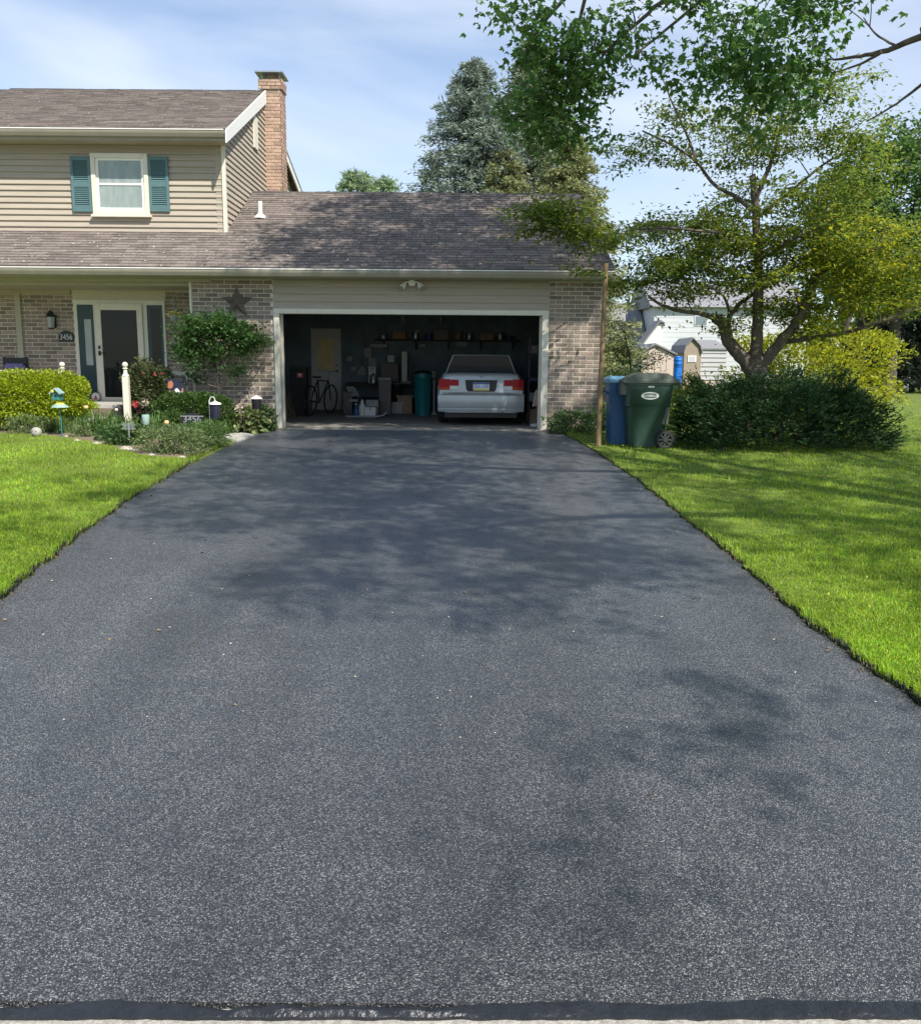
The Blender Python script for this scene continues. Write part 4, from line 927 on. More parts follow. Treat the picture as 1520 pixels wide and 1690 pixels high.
for k, (px, py, w_, h_) in enumerate(((577, 592, 9, 8), (583, 608, 8, 6), (625, 570, 26, 5), (665, 525, 5, 9), (697, 570, 9, 4), (727, 527, 3, 9), (690, 546, 8, 3), (762, 568, 16, 6))):
    c_ = P(px, py, 22.5); q_ = w_ / 2 / 62; hh = h_ / 2 / 62
    labs = ('dim grey power tool case hung next to the back door', 'pale cup shaped item by the back door frame', 'long grey bracket shelf high on the back wall', 'pale bottle shaped item hung high above the workbench', 'pale small level hung above the teal can', 'thin pale strip hung high left of the car', 'short grey bar hung high above the teal can', 'grey wire rack behind the car roof')
    nms = ('tool_case', 'hanging_cup', 'bracket_shelf', 'hanging_bottle', 'spirit_level', 'hanging_strip', 'hanging_bar', 'wire_rack')
    root = thing(nms[k], labs[k], 'tool', (c_.x, 22.6, c_.z - hh)); box('panel', 'grey', root, c_.x - q_, c_.x + q_, 22.45, 22.6, c_.z - hh, c_.z + hh, bevel=.01); MB().tube([(c_.x, 22.55, c_.z + hh), (c_.x, 22.76, c_.z + hh + .03)], .008, 5).build('hook', 'dark_metal', root)
# long wall shelf with cans and cartons
zs_ = Z(560, 22.4, 690); shx0, shx1 = X(618, 560, 22.4), X(860, 560, 22.4)
ws = thing('wall_shelf', 'long dark shelf high on the garage back wall crowded with cans and cartons', 'shelf', ((shx0 + shx1) / 2, 22.6, zs_))
box('shelf_board', 'bench', ws, shx0, shx1, 22.35, 22.75, zs_ - .03, zs_, bevel=.004)
for k in range(5): MB().prism([(shx0 + .2 + k * (shx1 - shx0 - .4) / 4, 22.74, zs_ - .25), (shx0 + .2 + k * (shx1 - shx0 - .4) / 4, 22.74, zs_ - .03), (shx0 + .2 + k * (shx1 - shx0 - .4) / 4, 22.42, zs_ - .03)], (.025, 0, 0)).build('bracket', 'dark_metal', ws)
x = shx0 + .12; k = 0; mats_ = ('grey', 'card', 'paper', 'blue_bin', 'brown_bin', 'green_bin')
while x < shx1 - .2:
    if k % 3 == 1:
        wd = random.uniform(.2, .36); hh = random.uniform(.14, .3); t_ = thing('shelf_carton', 'carton standing on the long shelf of the garage back wall', 'box', (x + wd / 2, 22.55, zs_), 'cartons on the long garage shelf')
        box('carton', mats_[k % 6], t_, x, x + wd, 22.42, 22.7, zs_, zs_ + hh, bevel=.006); box('tape', 'card', t_, x + wd / 2 - .02, x + wd / 2 + .02, 22.418, 22.702, zs_ + hh - .05, zs_ + hh + .002)
    else:
        wd = .17; hh = random.choice((.12, .19, .19)); t_ = thing('paint_can', 'round can standing on the long shelf of the garage back wall', 'can', (x + .085, 22.55, zs_), 'cans on the long garage shelf')
        MB().lathe((x + .085, 22.55, zs_), [(.078, 0), (.082, .008), (.082, hh - .01), (.076, hh)], 14).build('can', mats_[(k * 5) % 6] if k % 2 else 'steel', t_, smooth=True); MB().lathe((x + .085, 22.55, zs_ + hh - .001), [(.07, 0), (.065, .012), (.02, .012)], 12).build('lid', 'steel', t_)
    x += wd + random.uniform(.03, .2); k += 1
# floor clutter along the back wall
for k, (px, w_, h_, mt, lb) in enumerate(((668, .34, .42, 'card', 'open cardboard box on the floor beside the dark drum'), (655, .26, .26, 'grey', 'small grey tote on the floor before the workbench'), (722, .22, .6, 'blue_bin', 'tall blue box against the wall left of the car'), (574, .2, .5, 'brown_bin', 'tall brown box beside the folded chair'))):
    b0 = Gf(px, 682.5); t_ = thing('floor_box', lb, 'box', (b0.x, b0.y + .15, FL)); box('carton', mt, t_, b0.x - w_ / 2, b0.x + w_ / 2, b0.y, b0.y + .3, FL, FL + h_, bevel=.01); box('flap', mt, t_, b0.x - w_ / 2 - .03, b0.x + w_ / 2 + .03, b0.y - .02, b0.y + .05, FL + h_ - .03, FL + h_ + .01)
# sled on the floor with jugs and boxes
a = Gf(570, 688); b = Gf(640, 688); Ys = a.y
root = thing('floor_sled', 'flat pale sled with upturned nose on the garage floor', 'sled', ((a.x + b.x) / 2, Ys + .2, FL))
MB().prism([(a.x, Ys, FL), (b.x - .25, Ys, FL), (b.x - .08, Ys, FL + .03), (b.x, Ys, FL + .11), (b.x - .01, Ys, FL + .13), (b.x - .1, Ys, FL + .055), (b.x - .26, Ys, FL + .03), (a.x, Ys, FL + .03)], (0, .5, 0)).build('board', 'grey', root)
def jug(px, pt, label, mat, cap, w_=.075, Yj=None):
    Yj = Yj or Ys + .15; x = X(px, 680, Yj); zt = Z(pt, Yj, px); z0 = FL + .031
    root = thing('plastic_jug', label, 'jug', (x, Yj, z0)); h = zt - z0
    MB().lathe((x, Yj, z0), [(w_ * .95, 0), (w_, .01), (w_, h * .6), (w_ * .4, h * .85), (w_ * .35, h)], 14).build('bottle', mat, root, smooth=True); MB().lathe((x, Yj, z0 + h - .002), [(w_ * .4, 0), (w_ * .4, .03), (w_ * .3, .035)], 10).build('cap', cap, root)
jug(588, 668, 'blue plastic jug standing on the floor sled', 'blue_bin', 'paper', .06); jug(598, 660, 'white plastic jug standing on the floor sled', 'paper', 'teal_bin', .075)
crate('cooler_box', 'low beige box with a lid at the front of the floor sled', 602, 620, 672, 684.5, Ys + .05, .3, 'paper', FL + .031)
c_ = P(618, 663, Ys + .6); crate('grey_crate', 'grey plastic crate behind the jugs', 604, 624, 660, 676, Ys + .55, .3, 'grey', FL)
# folded stroller-like patterned chair
c_ = Gf(580, 683); root = thing('folded_chair', 'folded patterned lawn chair beside the back door', 'chair', (c_.x, c_.y + .1, FL)); zt = Z(638, c_.y, 575)
xa, xb = X(569, 660, c_.y), X(591, 660, c_.y)
MB().prism([(xa, c_.y + .25, zt), (xa + .2, c_.y + .2, zt), (xb, c_.y + .1, FL + .5), (xb, c_.y + .1, FL + .42), (xa + .08, c_.y + .15, FL + .40)], (0, .05, 0)).build('backrest', 'grey', root)
box('seat', 'grey', root, xa + .08, xb, c_.y + .02, c_.y + .4, FL + .28, FL + .34, bevel=.02)
for dx in (xa + .05, xb - .02):
    MB().tube([(dx, c_.y + .05, FL), (dx + .02, c_.y + .3, FL + .4)], .015, 6).build('leg', 'steel', root); MB().tube([(dx, c_.y + .35, FL), (dx + .02, c_.y + .1, FL + .4)], .015, 6).build('leg', 'steel', root)
# broom-like white stand by the teal can
c_ = Gf(716, 684); root = thing('floor_lamp_pole', 'slim white pole with a wide foot between the teal can and the car', 'pole', (c_.x, c_.y, FL)); MB().lathe((c_.x, c_.y, FL), [(.07, 0), (.07, .02), (.03, .08), (.022, .1), (.022, Z(627, c_.y, 716) - FL)], 10).build('shaft', 'paper', root, smooth=True); MB().sphere((c_.x - .02, c_.y, Z(618, c_.y, 712)), .07, 10, 7, 1.2).build('head', 'paper', root, smooth=True)
# dark wheeled cart with red label, bicycle, stakes
root = bin_('tool_cart', 'tall black tool cart with a red and white label in the left of the garage', 480, 507, 608, 686, 'black', cat='cart', round_=False, lid='green_bin')
Yc = Gf(493, 686).y; c_ = P(495, 619, Yc); box('label_plate', 'flag_red', root, c_.x - .075, c_.x + .075, Yc - .012, Yc + .06, c_.z - .05, c_.z + .05); box('label_print', 'paper', root, c_.x - .03, c_.x + .03, Yc - .015, Yc + .0, c_.z - .03, c_.z + .04)
def bicycle():
    b0 = Gf(511, 686); org = Vector((b0.x, b0.y, FL)); ang = rad(72)
    root = thing('bicycle', 'dark bicycle leaning in front of the garage back door', 'bicycle', org); root.rotation_euler = (rad(4), 0, ang)
    def lp(x, z, y=0): return org + Vector((x, y, z))
    R = .33
    for x in (0, 1.02):
        m = MB(); m.tube([lp(x + R * math.cos(t), R + .002 + R * math.sin(t)) for t in np.linspace(0, 2 * math.pi, 33)], .018, 6, False); wl = m.build('wheel', 'rubber', root, smooth=True)
        m = MB()
        for k in range(14): t = k * math.pi / 7; m.tube([lp(x, R), lp(x + .31 * math.cos(t), R + .31 * math.sin(t))], .0025, 3, False)
        m.build('spokes', 'steel', wl)
    s_, bb, hd_ = lp(.32, .78), lp(.45, .28), lp(.86, .76)
    m = MB()
    for a, b in ((lp(0, R), bb), (lp(0, R), s_), (bb, s_), (bb, hd_), (s_, hd_), (hd_, lp(1.02, R))): m.tube([a, b], .017, 6)
    m.build('frame', 'black', root); MB().loft([[(org.x + .2, org.y + .08 * s, org.z + .84 + .03 * t) for s, t in ((-1, 0), (1, 0), (1, 1), (-1, 1))], [(org.x + .46, org.y + .02 * s, org.z + .84 + .03 * t) for s, t in ((-1, 0), (1, 0), (1, 1), (-1, 1))]]).build('saddle', 'black', root)
    MB().tube([lp(.84, .98, -.28), lp(.88, .99, -.1), lp(.88, .96, 0), lp(.88, .99, .1), lp(.84, .98, .28)], .012, 6).tube([hd_, lp(.87, .97)], .014, 6).build('handlebar', 'steel', root)
bicycle()
for k, (p0, pt) in enumerate((((470, 694), (466, 626)), ((476, 692), (468, 640)), ((482, 690), (470, 645)), ((487, 690), (476, 650)), ((468, 700), (465, 655)))):
    a = Gf(*p0); b = P(*pt, a.y + .5); b.x = max(b.x, GL + .23); root = thing('garden_stake', 'pale wooden stake leaning inside the left garage jamb', 'stake', a, 'wooden stakes leaning inside the left garage jamb'); MB().tube([a, a.lerp(b, .9), b], [.016, .016, .004], 4).build('shaft', 'wood', root)
# leaning boards, shelf and boxes on the right
for k, (p0, pt, w_) in enumerate((((861, 672), (869, 565), .07), ((866, 668), (872, 575), .05), ((870, 665), (871, 600), .05))):
    a = Gf(*p0); b = P(*pt, a.y + .4); root = thing('leaning_board', ('tall white plank leaning beside the right tail light of the car', 'grey plank leaning between two white planks', 'short white plank leaning by the storage shelf')[k], 'board', a, 'planks leaning beside the silver car'); MB().prism([a, a + Vector((w_, 0, 0)), b + Vector((w_, 0, 0)), b], (0, .025, 0)).build('plank', 'paper' if k != 1 else 'grey', root)
sh = thing('storage_shelf', 'dark metal shelf unit inside the right garage jamb', 'shelf', (X(882, 660, 18.0), 18.2, FL)); sx0, sx1 = X(872, 650, 18.0), X(893, 650, 18.0) + .12
for z_ in (.45, .92, 1.4): box('shelf_board', 'bench', sh, sx0, sx1, 18.0, 18.45, z_, z_ + .025)
for a in (sx0 + .012, sx1 - .012):
    for y in (18.02, 18.43): MB().box(a - .012, a + .012, y - .012, y + .012, FL, 1.75).build('upright', 'dark_metal', sh)
crate('blue_crate', 'blue box on the middle shelf inside the right garage jamb', 873, 886, 628, 644, 18.03, .3, 'blue_bin', .946, flap=False); crate('grey_tote', 'grey tote on the lower shelf inside the right garage jamb', 873, 888, 648, 664, 18.03, .35, 'grey', .476); crate('brown_carton', 'brown cardboard box on the floor under the right shelf', 874, 887, 675, 694, 18.05, .35, 'card', FL); crate('top_carton', 'dull carton on the top shelf inside the right garage jamb', 873, 887, 570, 597, 18.05, .35, 'brown_bin', 1.426)
c_ = P(886, 660, 17.6); b0 = Gf(884, 703)
root = thing('striped_umbrella', 'small folded striped flag standing on a white round base in the right garage corner', 'flag', (b0.x, b0.y, FL)); MB().lathe((b0.x, b0.y, FL), [(.11, 0), (.11, .04), (.03, .06)], 16).build('base', 'paper', root); zt = Z(640, b0.y, 886); MB().tube([(b0.x, b0.y, FL + .05), (b0.x + .01, b0.y, zt)], .012, 6).build('pole', 'wood', root)
for k in range(5): MB().prism([(b0.x - .07 + k * .026, b0.y - .02, zt - .36 + k * .005), (b0.x - .046 + k * .026, b0.y - .02, zt - .355 + k * .005), (b0.x - .006 + k * .012, b0.y - .02, zt - .05), (b0.x - .018 + k * .012, b0.y - .02, zt - .05)], (0, .012, 0)).build('stripe', 'flag_red' if k % 2 else 'cream_petal', root)

# ------------------------------------------------------------------ bins, pole
def cart():
    b0 = G(1060, 741); Y0 = b0.y; d = .62                        # seen from its side, wheels to the right
    x = lambda px: X(px, 700, Y0)
    z = lambda py: Z(py, Y0, 1070)
    gz0 = gz(Y0); root = thing('wheeled_trash_cart', 'dark green wheeled trash cart with white oval emblem beside the yew', 'trash cart', (b0.x, Y0 + d / 2, gz0))
    zt, zb = z(632), gz0 + .03
    rg = []
    for t, xa, xb, k in ((0, x(1044), x(1092), .86), (.06, x(1041), x(1094), .88), (.62, x(1036), x(1104), .96), (.64, x(1033), x(1106), 1.0), (.97, x(1033), x(1109), 1.0), (.97, x(1029), x(1112), 1.05), (1.0, x(1029), x(1112), 1.05)):
        zz = zb + (zt - zb) * t; c = Y0 + d / 2; h = d / 2 * k; e = .05
        rg.append([(xa + e, c - h, zz), (xb - e, c - h, zz), (xb, c - h + e, zz), (xb, c + h - e, zz), (xb - e, c + h, zz), (xa + e, c + h, zz), (xa, c + h - e, zz), (xa, c - h + e, zz)])
    MB().loft(rg).build('body', 'green_bin', root, smooth=True)
    zl = z(616); lid = MB()
    lid.loft([[(xx, Y0 - .03 + dy, zt + .002 + k) for xx, dy in ((x(1026), .0), (x(1114), .0), (x(1119), .06), (x(1119), d), (x(1114), d + .06), (x(1026), d + .06))] for k in (0, .035)] + [[(xx, Y0 + dy, zl) for xx, dy in ((x(1052), .08), (x(1098), .08), (x(1102), .12), (x(1102), d - .1), (x(1098), d - .06), (x(1052), d - .06))]])
    lid.build('lid', 'green_lid', root, smooth=True)
    MB().tube([(x(1112), Y0 + .05, zt - .01), (x(1122), Y0 + .05, zt - .005), (x(1122), Y0 + d - .05, zt - .005), (x(1112), Y0 + d - .05, zt - .01)], .016, 8).build('handle', 'green_bin', root)
    box('lid_catch', 'green_lid', root, x(1024), x(1034), Y0 + .06, Y0 + .3, z(652), zt - .002, bevel=.01)
    for yy in (Y0 - .05, Y0 + d - .02):
        wx, wz = x(1098), gz0 + .155; n = 26
        m = MB(); m.tube([(wx + .135 * math.cos(t), yy + .03, wz + .135 * math.sin(t)) for t in np.linspace(0, 2 * math.pi, n)], .022, 7, False); wh = m.build('wheel', 'rubber', root, smooth=True)
        MB().tube([(wx, yy, wz), (wx, yy + .06, wz)], .035, 12).build('hub', 'wheel_grey', wh)
        for k in range(8):
            t = k * math.pi / 4; s1 = Vector((math.cos(t), 0, math.sin(t))); s2 = Vector((-math.sin(t), 0, math.cos(t)))
            o_ = Vector((wx, yy + .02, wz)); MB().prism([o_ + s1 * .03 - s2 * .011, o_ + s1 * .125 - s2 * .018, o_ + s1 * .125 + s2 * .018, o_ + s1 * .03 + s2 * .011], (0, .02, 0)).build('spoke', 'wheel_grey', wh)
        MB().tube([(wx + .115 * math.cos(t), yy + .02, wz + .115 * math.sin(t)) for t in np.linspace(0, 2 * math.pi, n)], .012, 6, False).build('rim', 'wheel_grey', wh, smooth=True)
    MB().tube([(x(1098), Y0, gz0 + .155), (x(1098), Y0 + d, gz0 + .155)], .012, 6).build('axle', 'dark_metal', root)
    # struts by the wheel
    for q in (0, 1): MB().prism([(x(1093 + 6 * q), Y0 + .02, z(700)), (x(1097 + 6 * q), Y0 + .02, z(700)), (x(1101 + 4 * q), Y0 + .02, z(672)), (x(1097 + 4 * q), Y0 + .02, z(672))], (0, .05, 0)).build('strut', 'green_lid', root)
    # emblem
    ec = P(1073, 653, Y0); m = MB(); ex, ez = .14, .058; yE = Y0 + .003
    oval = [(ec.x + ex * math.cos(t), yE - .004, ec.z + ez * math.sin(t)) for t in np.linspace(0, 2 * math.pi, 29)[:-1]]
    em = MB().prism(oval, (0, .008, 0)).build('emblem', 'paper', root)
    for s_ in (1, -1): MB().prism([(ec.x + ex * .78 * math.cos(t), yE - .006, ec.z + s_ * (.018 + ez * .62 * math.sin(t) * .6)) for t in np.linspace(.12, math.pi - .12, 12)], (0, .0015, 0)).build('emblem_field', 'green_bin', em)
    text('emblem_lettering', 'PARKS & SON', .05, (ec.x, yE - .006, ec.z), 'green_bin', em, .20, depth=.001)
    ec2 = P(1075, 638, Y0); box('sticker', 'paper', root, ec2.x - .05, ec2.x + .05, yE - .004, yE + .004, ec2.z - .012, ec2.z + .012)
cart()
def bluebin():
    b0 = G(1022, 735); Y0 = b0.y + .05; x = lambda px: X(px, 680, Y0); gz0 = gz(Y0); z = lambda py: Z(py, Y0, 1020)
    root = thing('recycling_bin', 'tall blue recycling bin with pale lid behind the green cart', 'recycling bin', (b0.x, Y0 + .28, gz0))
    zt = z(632); rg = []
    for t, xa, xb in ((0, x(1010), x(1046)), (.66, x(1008), x(1052)), (.67, x(1005), x(1055)), (1, x(1004), x(1056))):
        zz = gz0 + .005 + (zt - gz0) * t; rg.append([(xa + .03, Y0, zz), (xb, Y0, zz), (xb, Y0 + .55, zz), (xa + .03, Y0 + .55, zz), (xa, Y0 + .52, zz), (xa, Y0 + .03, zz)])
    MB().loft(rg).build('body', 'blue_bin', root, smooth=True)
    MB().loft([[(x(1002), Y0 - .03, zt), (x(1058), Y0 - .03, zt), (x(1058), Y0 + .6, zt), (x(1002), Y0 + .6, zt)], [(x(1002), Y0 - .03, zt + .05), (x(1058), Y0 - .03, zt + .05), (x(1058), Y0 + .6, zt + .05), (x(1002), Y0 + .6, zt + .05)], [(x(1008), Y0 + .06, z(621)), (x(1054), Y0 + .06, z(621)), (x(1054), Y0 + .5, z(621)), (x(1008), Y0 + .5, z(621))]]).build('lid', 'blue_lid', root, bevel=.01)
    MB().tube([(x(1006), Y0 + .1, z(645)), (x(1001), Y0 + .1, z(650)), (x(1001), Y0 + .45, z(650)), (x(1006), Y0 + .45, z(645))], .014, 7).build('handle', 'blue_bin', root)
bluebin()
b0 = G(987, 737); t0 = P(1000, 436, b0.y + .05)
root = thing('wooden_pole', 'tall slim weathered wooden pole in the grass beside the driveway', 'pole', b0)
pts = [Vector(b0) + Vector((0, 0, -.1))] + [Vector(b0).lerp(t0, k / 6) + Vector((random.gauss(0, .004), random.gauss(0, .004), 0)) for k in range(7)]
MB().tube(pts, [.050, .048, .046, .045, .044, .043, .042, .041], 10).build('shaft', 'wood', root, smooth=True)
MB().lathe(t0, [(.042, -.002), (.036, .012), (.01, .016)], 10).build('cap', 'wood', root)

# ------------------------------------------------------------------ garden ornaments in the bed
def stake(name, label, px, py_top, Y, cat):
    b = P(px, py_top, Y); b.z = gz(Y); return thing(name, label, cat, b), b.x, gz(Y), Z(py_top, Y, px)
Yg = 15.5
root, x, z0, zt = stake('birdhouse_stake', 'teal birdhouse on a stake above a yellow and teal dish before the lime hedge', 97, 637, 15.3, 'ornament')
zd = Z(672, 15.3, 97)
MB().tube([(x, 15.3, z0 - .05), (x, 15.3, zt - .12)], .011, 7).build('stake', 'teal_gl', root)
MB().lathe((x, 15.3, zd), [(.145, 0), (.13, .02), (.07, .06), (.01, .075)], 20).build('dish', 'pale_teal', root, smooth=True); MB().lathe((x, 15.3, zd + .05), [(.085, .0), (.05, .025), (.01, .032)], 16).build('dish_crown', 'yellow', root, smooth=True)
hx = x - .04; zt -= .03
MB().prism([(hx - .065, 15.24, zt - .2), (hx + .065, 15.24, zt - .2), (hx + .065, 15.24, zt - .09), (hx, 15.24, zt - .02), (hx - .065, 15.24, zt - .09)], (0, .15, 0)).build('birdhouse', 'teal_gl', root); MB().prism([(hx - .10, 15.2, zt - .09), (hx, 15.2, zt), (hx + .10, 15.2, zt - .09), (hx + .09, 15.2, zt - .11), (hx, 15.2, zt - .02), (hx - .09, 15.2, zt - .11)], (0, .19, 0)).build('birdhouse_roof', 'pale_teal', root)
MB().tube([(hx, 15.235, zt - .13), (hx, 15.241, zt - .13)], .024, 12).build('entrance_hole', 'black', root); MB().sphere((hx - .03, 15.2, zt - .06), .025, 8, 6).build('painted_flower', 'yellow', root)
def solar(px, py, label, Y=15.6, r=.035, mat='orange'):
    root, x, z0, zt = stake('solar_light', label, px, py, Y, 'garden light'); MB().tube([(x, Y, z0 - .05), (x, Y, zt - r)], .006, 6).build('stake', 'dark_metal', root); MB().sphere((x, Y, zt), r, 12, 8).build('globe', mat, root, smooth=True); MB().lathe((x, Y, zt + r * .85), [(r * .6, 0), (r * .5, r * .4), (r * .1, r * .5)], 8).build('cap', 'dark_metal', root)
solar(142, 672, 'warm globe solar light at the end of the lime hedge', 15.9, .04); solar(192, 676, 'cream slim solar light before the porch step', 15.7, .028, 'cream_petal'); solar(275, 697, 'orange glowing globe solar light beside the number plaque', 15.0, .042)
c_ = G(57, 722); root = thing('gazing_stone', 'pale round face stone at the front of the flower bed', 'ornament', (c_.x, c_.y + .05, gz(c_.y))); MB().sphere((c_.x, c_.y + .08, gz(c_.y) + .085), .088, 16, 10).build('ball', 'ball', root, smooth=True)
for s_ in (-1, 1): MB().sphere((c_.x + s_ * .03, c_.y + .0, gz(c_.y) + .11), .011, 8, 5).build('eye', 'brown_bin', root)
# metal dragonfly
Yd = 14.2; root, x, z0, zt = stake('dragonfly_stake', 'dark metal dragonfly ornament on a rod in the flower bed', 213, 700, Yd, 'ornament')
MB().tube([(x, Yd, z0 - .05), (x, Yd, zt)], .006, 6).build('rod', 'dark_metal', root); MB().tube([(x, Yd - .02, zt - .22), (x, Yd - .02, zt - .05), (x, Yd - .02, zt + .02)], [.008, .02, .022], 8).build('body', 'steel', root, smooth=True)
for s_ in (-1, 1):
    for dz in (0, -.05): MB().prism([(x, Yd - .02, zt - .02 + dz), (x + s_ * .07, Yd - .03, zt + .02 + dz), (x + s_ * .12, Yd - .03, zt + dz * 1.4), (x + s_ * .06, Yd - .02, zt - .045 + dz)], (0, .004, 0)).build('wing', 'steel', root)
Yv = 14.4; root, x, z0, zt = stake('glass_lantern', 'pale frosted jar lantern hung on a rod in the flower bed', 240, 682, Yv, 'lantern')
MB().lathe((x, Yv, zt - .18), [(.05, 0), (.055, .01), (.062, .14), (.055, .16)], 14).build('jar', 'pale_teal', root, smooth=True); MB().tube([(x + .08, Yv, z0 - .05), (x + .08, Yv, zt + .06), (x + .04, Yv, zt + .1), (x, Yv, zt + .04), (x, Yv, zt - .02)], .005, 6).build('hook', 'dark_metal', root)
# arched number plaque
Yn = 14.55; c_ = P(317, 692, Yn); zg = gz(Yn)
root = thing('number_plaque', 'dark arched yard plaque with pale numerals among the perennials', 'sign', (c_.x, Yn, zg)); a = .19; zb, zt = c_.z - .07, c_.z + .055
arc = [(c_.x - a, Yn, zb), (c_.x + a, Yn, zb), (c_.x + a, Yn, zt)] + [(c_.x + .115 * math.cos(t), Yn, zt + .055 * math.sin(t)) for t in np.linspace(0, math.pi, 9)] + [(c_.x - a, Yn, zt)]
MB().prism(arc, (0, .02, 0)).build('plate', 'dark_metal', root); box('border', 'grey', root, c_.x - a, c_.x + a, Yn - .006, Yn - .0005, zt - .008, zt + .004); text('numerals', '3456', .14, (c_.x, Yn - .003, c_.z + .0), 'grey', root, .28)
for s_ in (-.15, .15): MB().tube([(c_.x + s_, Yn + .01, zg - .05), (c_.x + s_, Yn + .01, zb + .02)], .008, 6).build('leg', 'dark_metal', root)
def shepherd(px, p_top, p_lan0, p_lan1, pxl, Y, label, mat_pole, lm):
    root, x, z0, zt = stake('shepherd_hook_lantern', label, px, p_top, Y, 'lantern'); xl = X(pxl, p_lan0, Y); za, zb = Z(p_lan0, Y, pxl), Z(p_lan1, Y, pxl)
    MB().tube([(x, Y, z0 - .05), (x, Y, zt - .06), (x + (xl - x) * .3, Y, zt), (x + (xl - x) * .8, Y, zt + .0), (xl, Y, zt - .05), (xl, Y, za)], .007, 7).build('hook', mat_pole, root, smooth=True)
    MB().lathe((xl, Y, zb), [(.075, 0), (.08, .01), (.085, za - zb - .03)], 16).build('lantern_body', lm, root, smooth=True); MB().lathe((xl, Y, za - .031), [(.105, 0), (.09, .025), (.03, .045), (.01, .06)], 16).build('lantern_cap', 'white', root, smooth=True)
    for k in range(8):
        t = k * math.pi / 4; MB().tube([(xl + .079 * math.cos(t), Y + .079 * math.sin(t), zb), (xl + .086 * math.cos(t), Y + .086 * math.sin(t), za - .03)], .005, 4).build('bar', 'dark_metal', root)
shepherd(345, 655, 664, 690, 355, 15.2, 'navy lantern with white cap on a white pole before the boxwood', 'white', 'navy'); shepherd(411, 641, 655, 677, 423, 16.2, 'black mesh lantern with white cap on a shepherd hook by the brick pier', 'grey', 'black')
# little flag with red stripes, pale blooms
Yk = 15.9; c_ = P(375, 680, Yk); root = thing('small_flag', 'small red and white striped flag on a stick above the variegated hosta', 'flag', (c_.x - .11, Yk, gz(Yk))); MB().tube([(c_.x - .11, Yk, gz(Yk) - .05), (c_.x - .11, Yk, c_.z + .12)], .006, 5).build('stick', 'wood', root)
for k in range(5): MB().box(c_.x - .11, c_.x + .10, Yk - .004, Yk + .004, c_.z - .08 + k * .036, c_.z - .044 + k * .036).build('stripe', 'white_f' if k % 2 else 'pink', root)
c_ = P(395, 675, Yk); root = thing('pale_flower_head', 'round pale pink flower head above the variegated hosta', 'flower', (c_.x, Yk, gz(Yk))); MB().tube([(c_.x, Yk, gz(Yk) - .03), (c_.x, Yk, c_.z)], .006, 5).build('stem', 'bark_dark', root); C = blob(120, (c_.x, Yk, c_.z), (.09, .08, .07)); leaves('petals', C, rdir(120), rdir(120, 1), .035, .03, MT['pink'], root)
# garden flag with dog
Yf2 = 15.95; x0, x1 = X(276, 640, Yf2), X(304, 640, Yf2); za, zb = Z(625, Yf2, 290), Z(655, Yf2, 290)
root = thing('garden_flag', 'small navy garden flag with a white and brown picture above the boxwood', 'flag', ((x0 + x1) / 2, Yf2, gz(Yf2)))
MB().box(x0, x1, Yf2 - .003, Yf2 + .003, zb, za).build('cloth', 'navy', root); MB().tube([(x1 + .02, Yf2, gz(Yf2) - .05), (x1 + .02, Yf2, za + .03), (x0, Yf2, za + .008)], .006, 6).build('stand', 'dark_metal', root)
wd, hh = x1 - x0, za - zb
def blotch(pts, mt, nm): MB().prism([(x0 + u * wd, Yf2 - .0055, zb + v * hh) for u, v in pts], (0, .002, 0)).build(nm, mt, root)
blotch([(.08, .0), (.95, .0), (.98, .22), (.9, .5), (.8, .25), (.6, .5), (.48, .45), (.35, .2)], 'white_f', 'white_patch'); blotch([(.03, .55), (.1, .85), (.3, .9), (.38, .7), (.3, .5), (.12, .45)], 'rust_f', 'brown_patch'); MB().prism([(x0 + u * wd, Yf2 - .007, zb + v * hh) for u, v in ((.84, .08), (.97, .1), (.95, .5), (.86, .48))], (0, .001, 0)).build('brown_patch', 'rust_f', root); MB().prism([(x0 + u * wd, Yf2 - .007, zb + v * hh) for u, v in ((.08, .02), (.22, .02), (.2, .35), (.1, .4))], (0, .001, 0)).build('brown_patch', 'rust_f', root)
# potted blooms
for px, py, mt, lb in ((225, 668, 'blush', 'red flower head below the azalea'), (239, 665, 'cream_petal', 'cream flower head below the azalea')):
    c_ = P(px, py, 15.9); root = thing('garden_flower', lb, 'flower', (c_.x, 15.9, gz(15.9))); MB().tube([(c_.x, 15.9, gz(15.9) - .03), (c_.x + .01, 15.9, c_.z)], .006, 5).build('stem', 'bark_dark', root); C = blob(110, c_, (.075, .06, .055)); leaves('petals', C, rdir(110), rdir(110, 1), .045, .035, MT[mt], root)
# edging stones
for k, (px, py, s_) in enumerate(((128, 728, .05), (160, 733, .06), (208, 742, .08), (222, 744, .06), (110, 721, .04), (5, 708, .06), (30, 707, .05), (300, 756, .05), (250, 752, .045))):
    c_ = G(px, py); root = thing('edging_stone', 'small pale stone lying along the edge of the flower bed', 'stone', (c_.x, c_.y, gz(c_.y)), 'stones along the flower bed edge')
    m = MB().lathe((c_.x, c_.y, gz(c_.y) + .0), [(s_ * .8, -.02), (s_, .01), (s_ * .8, s_ * .5), (s_ * .3, s_ * .65)], 7, 1.3, .9); m.v = [tuple(Vector(v) + Vector(rng.normal(0, s_ * .07, 3))) for v in m.v]; m.build('rock', 'stone', root)

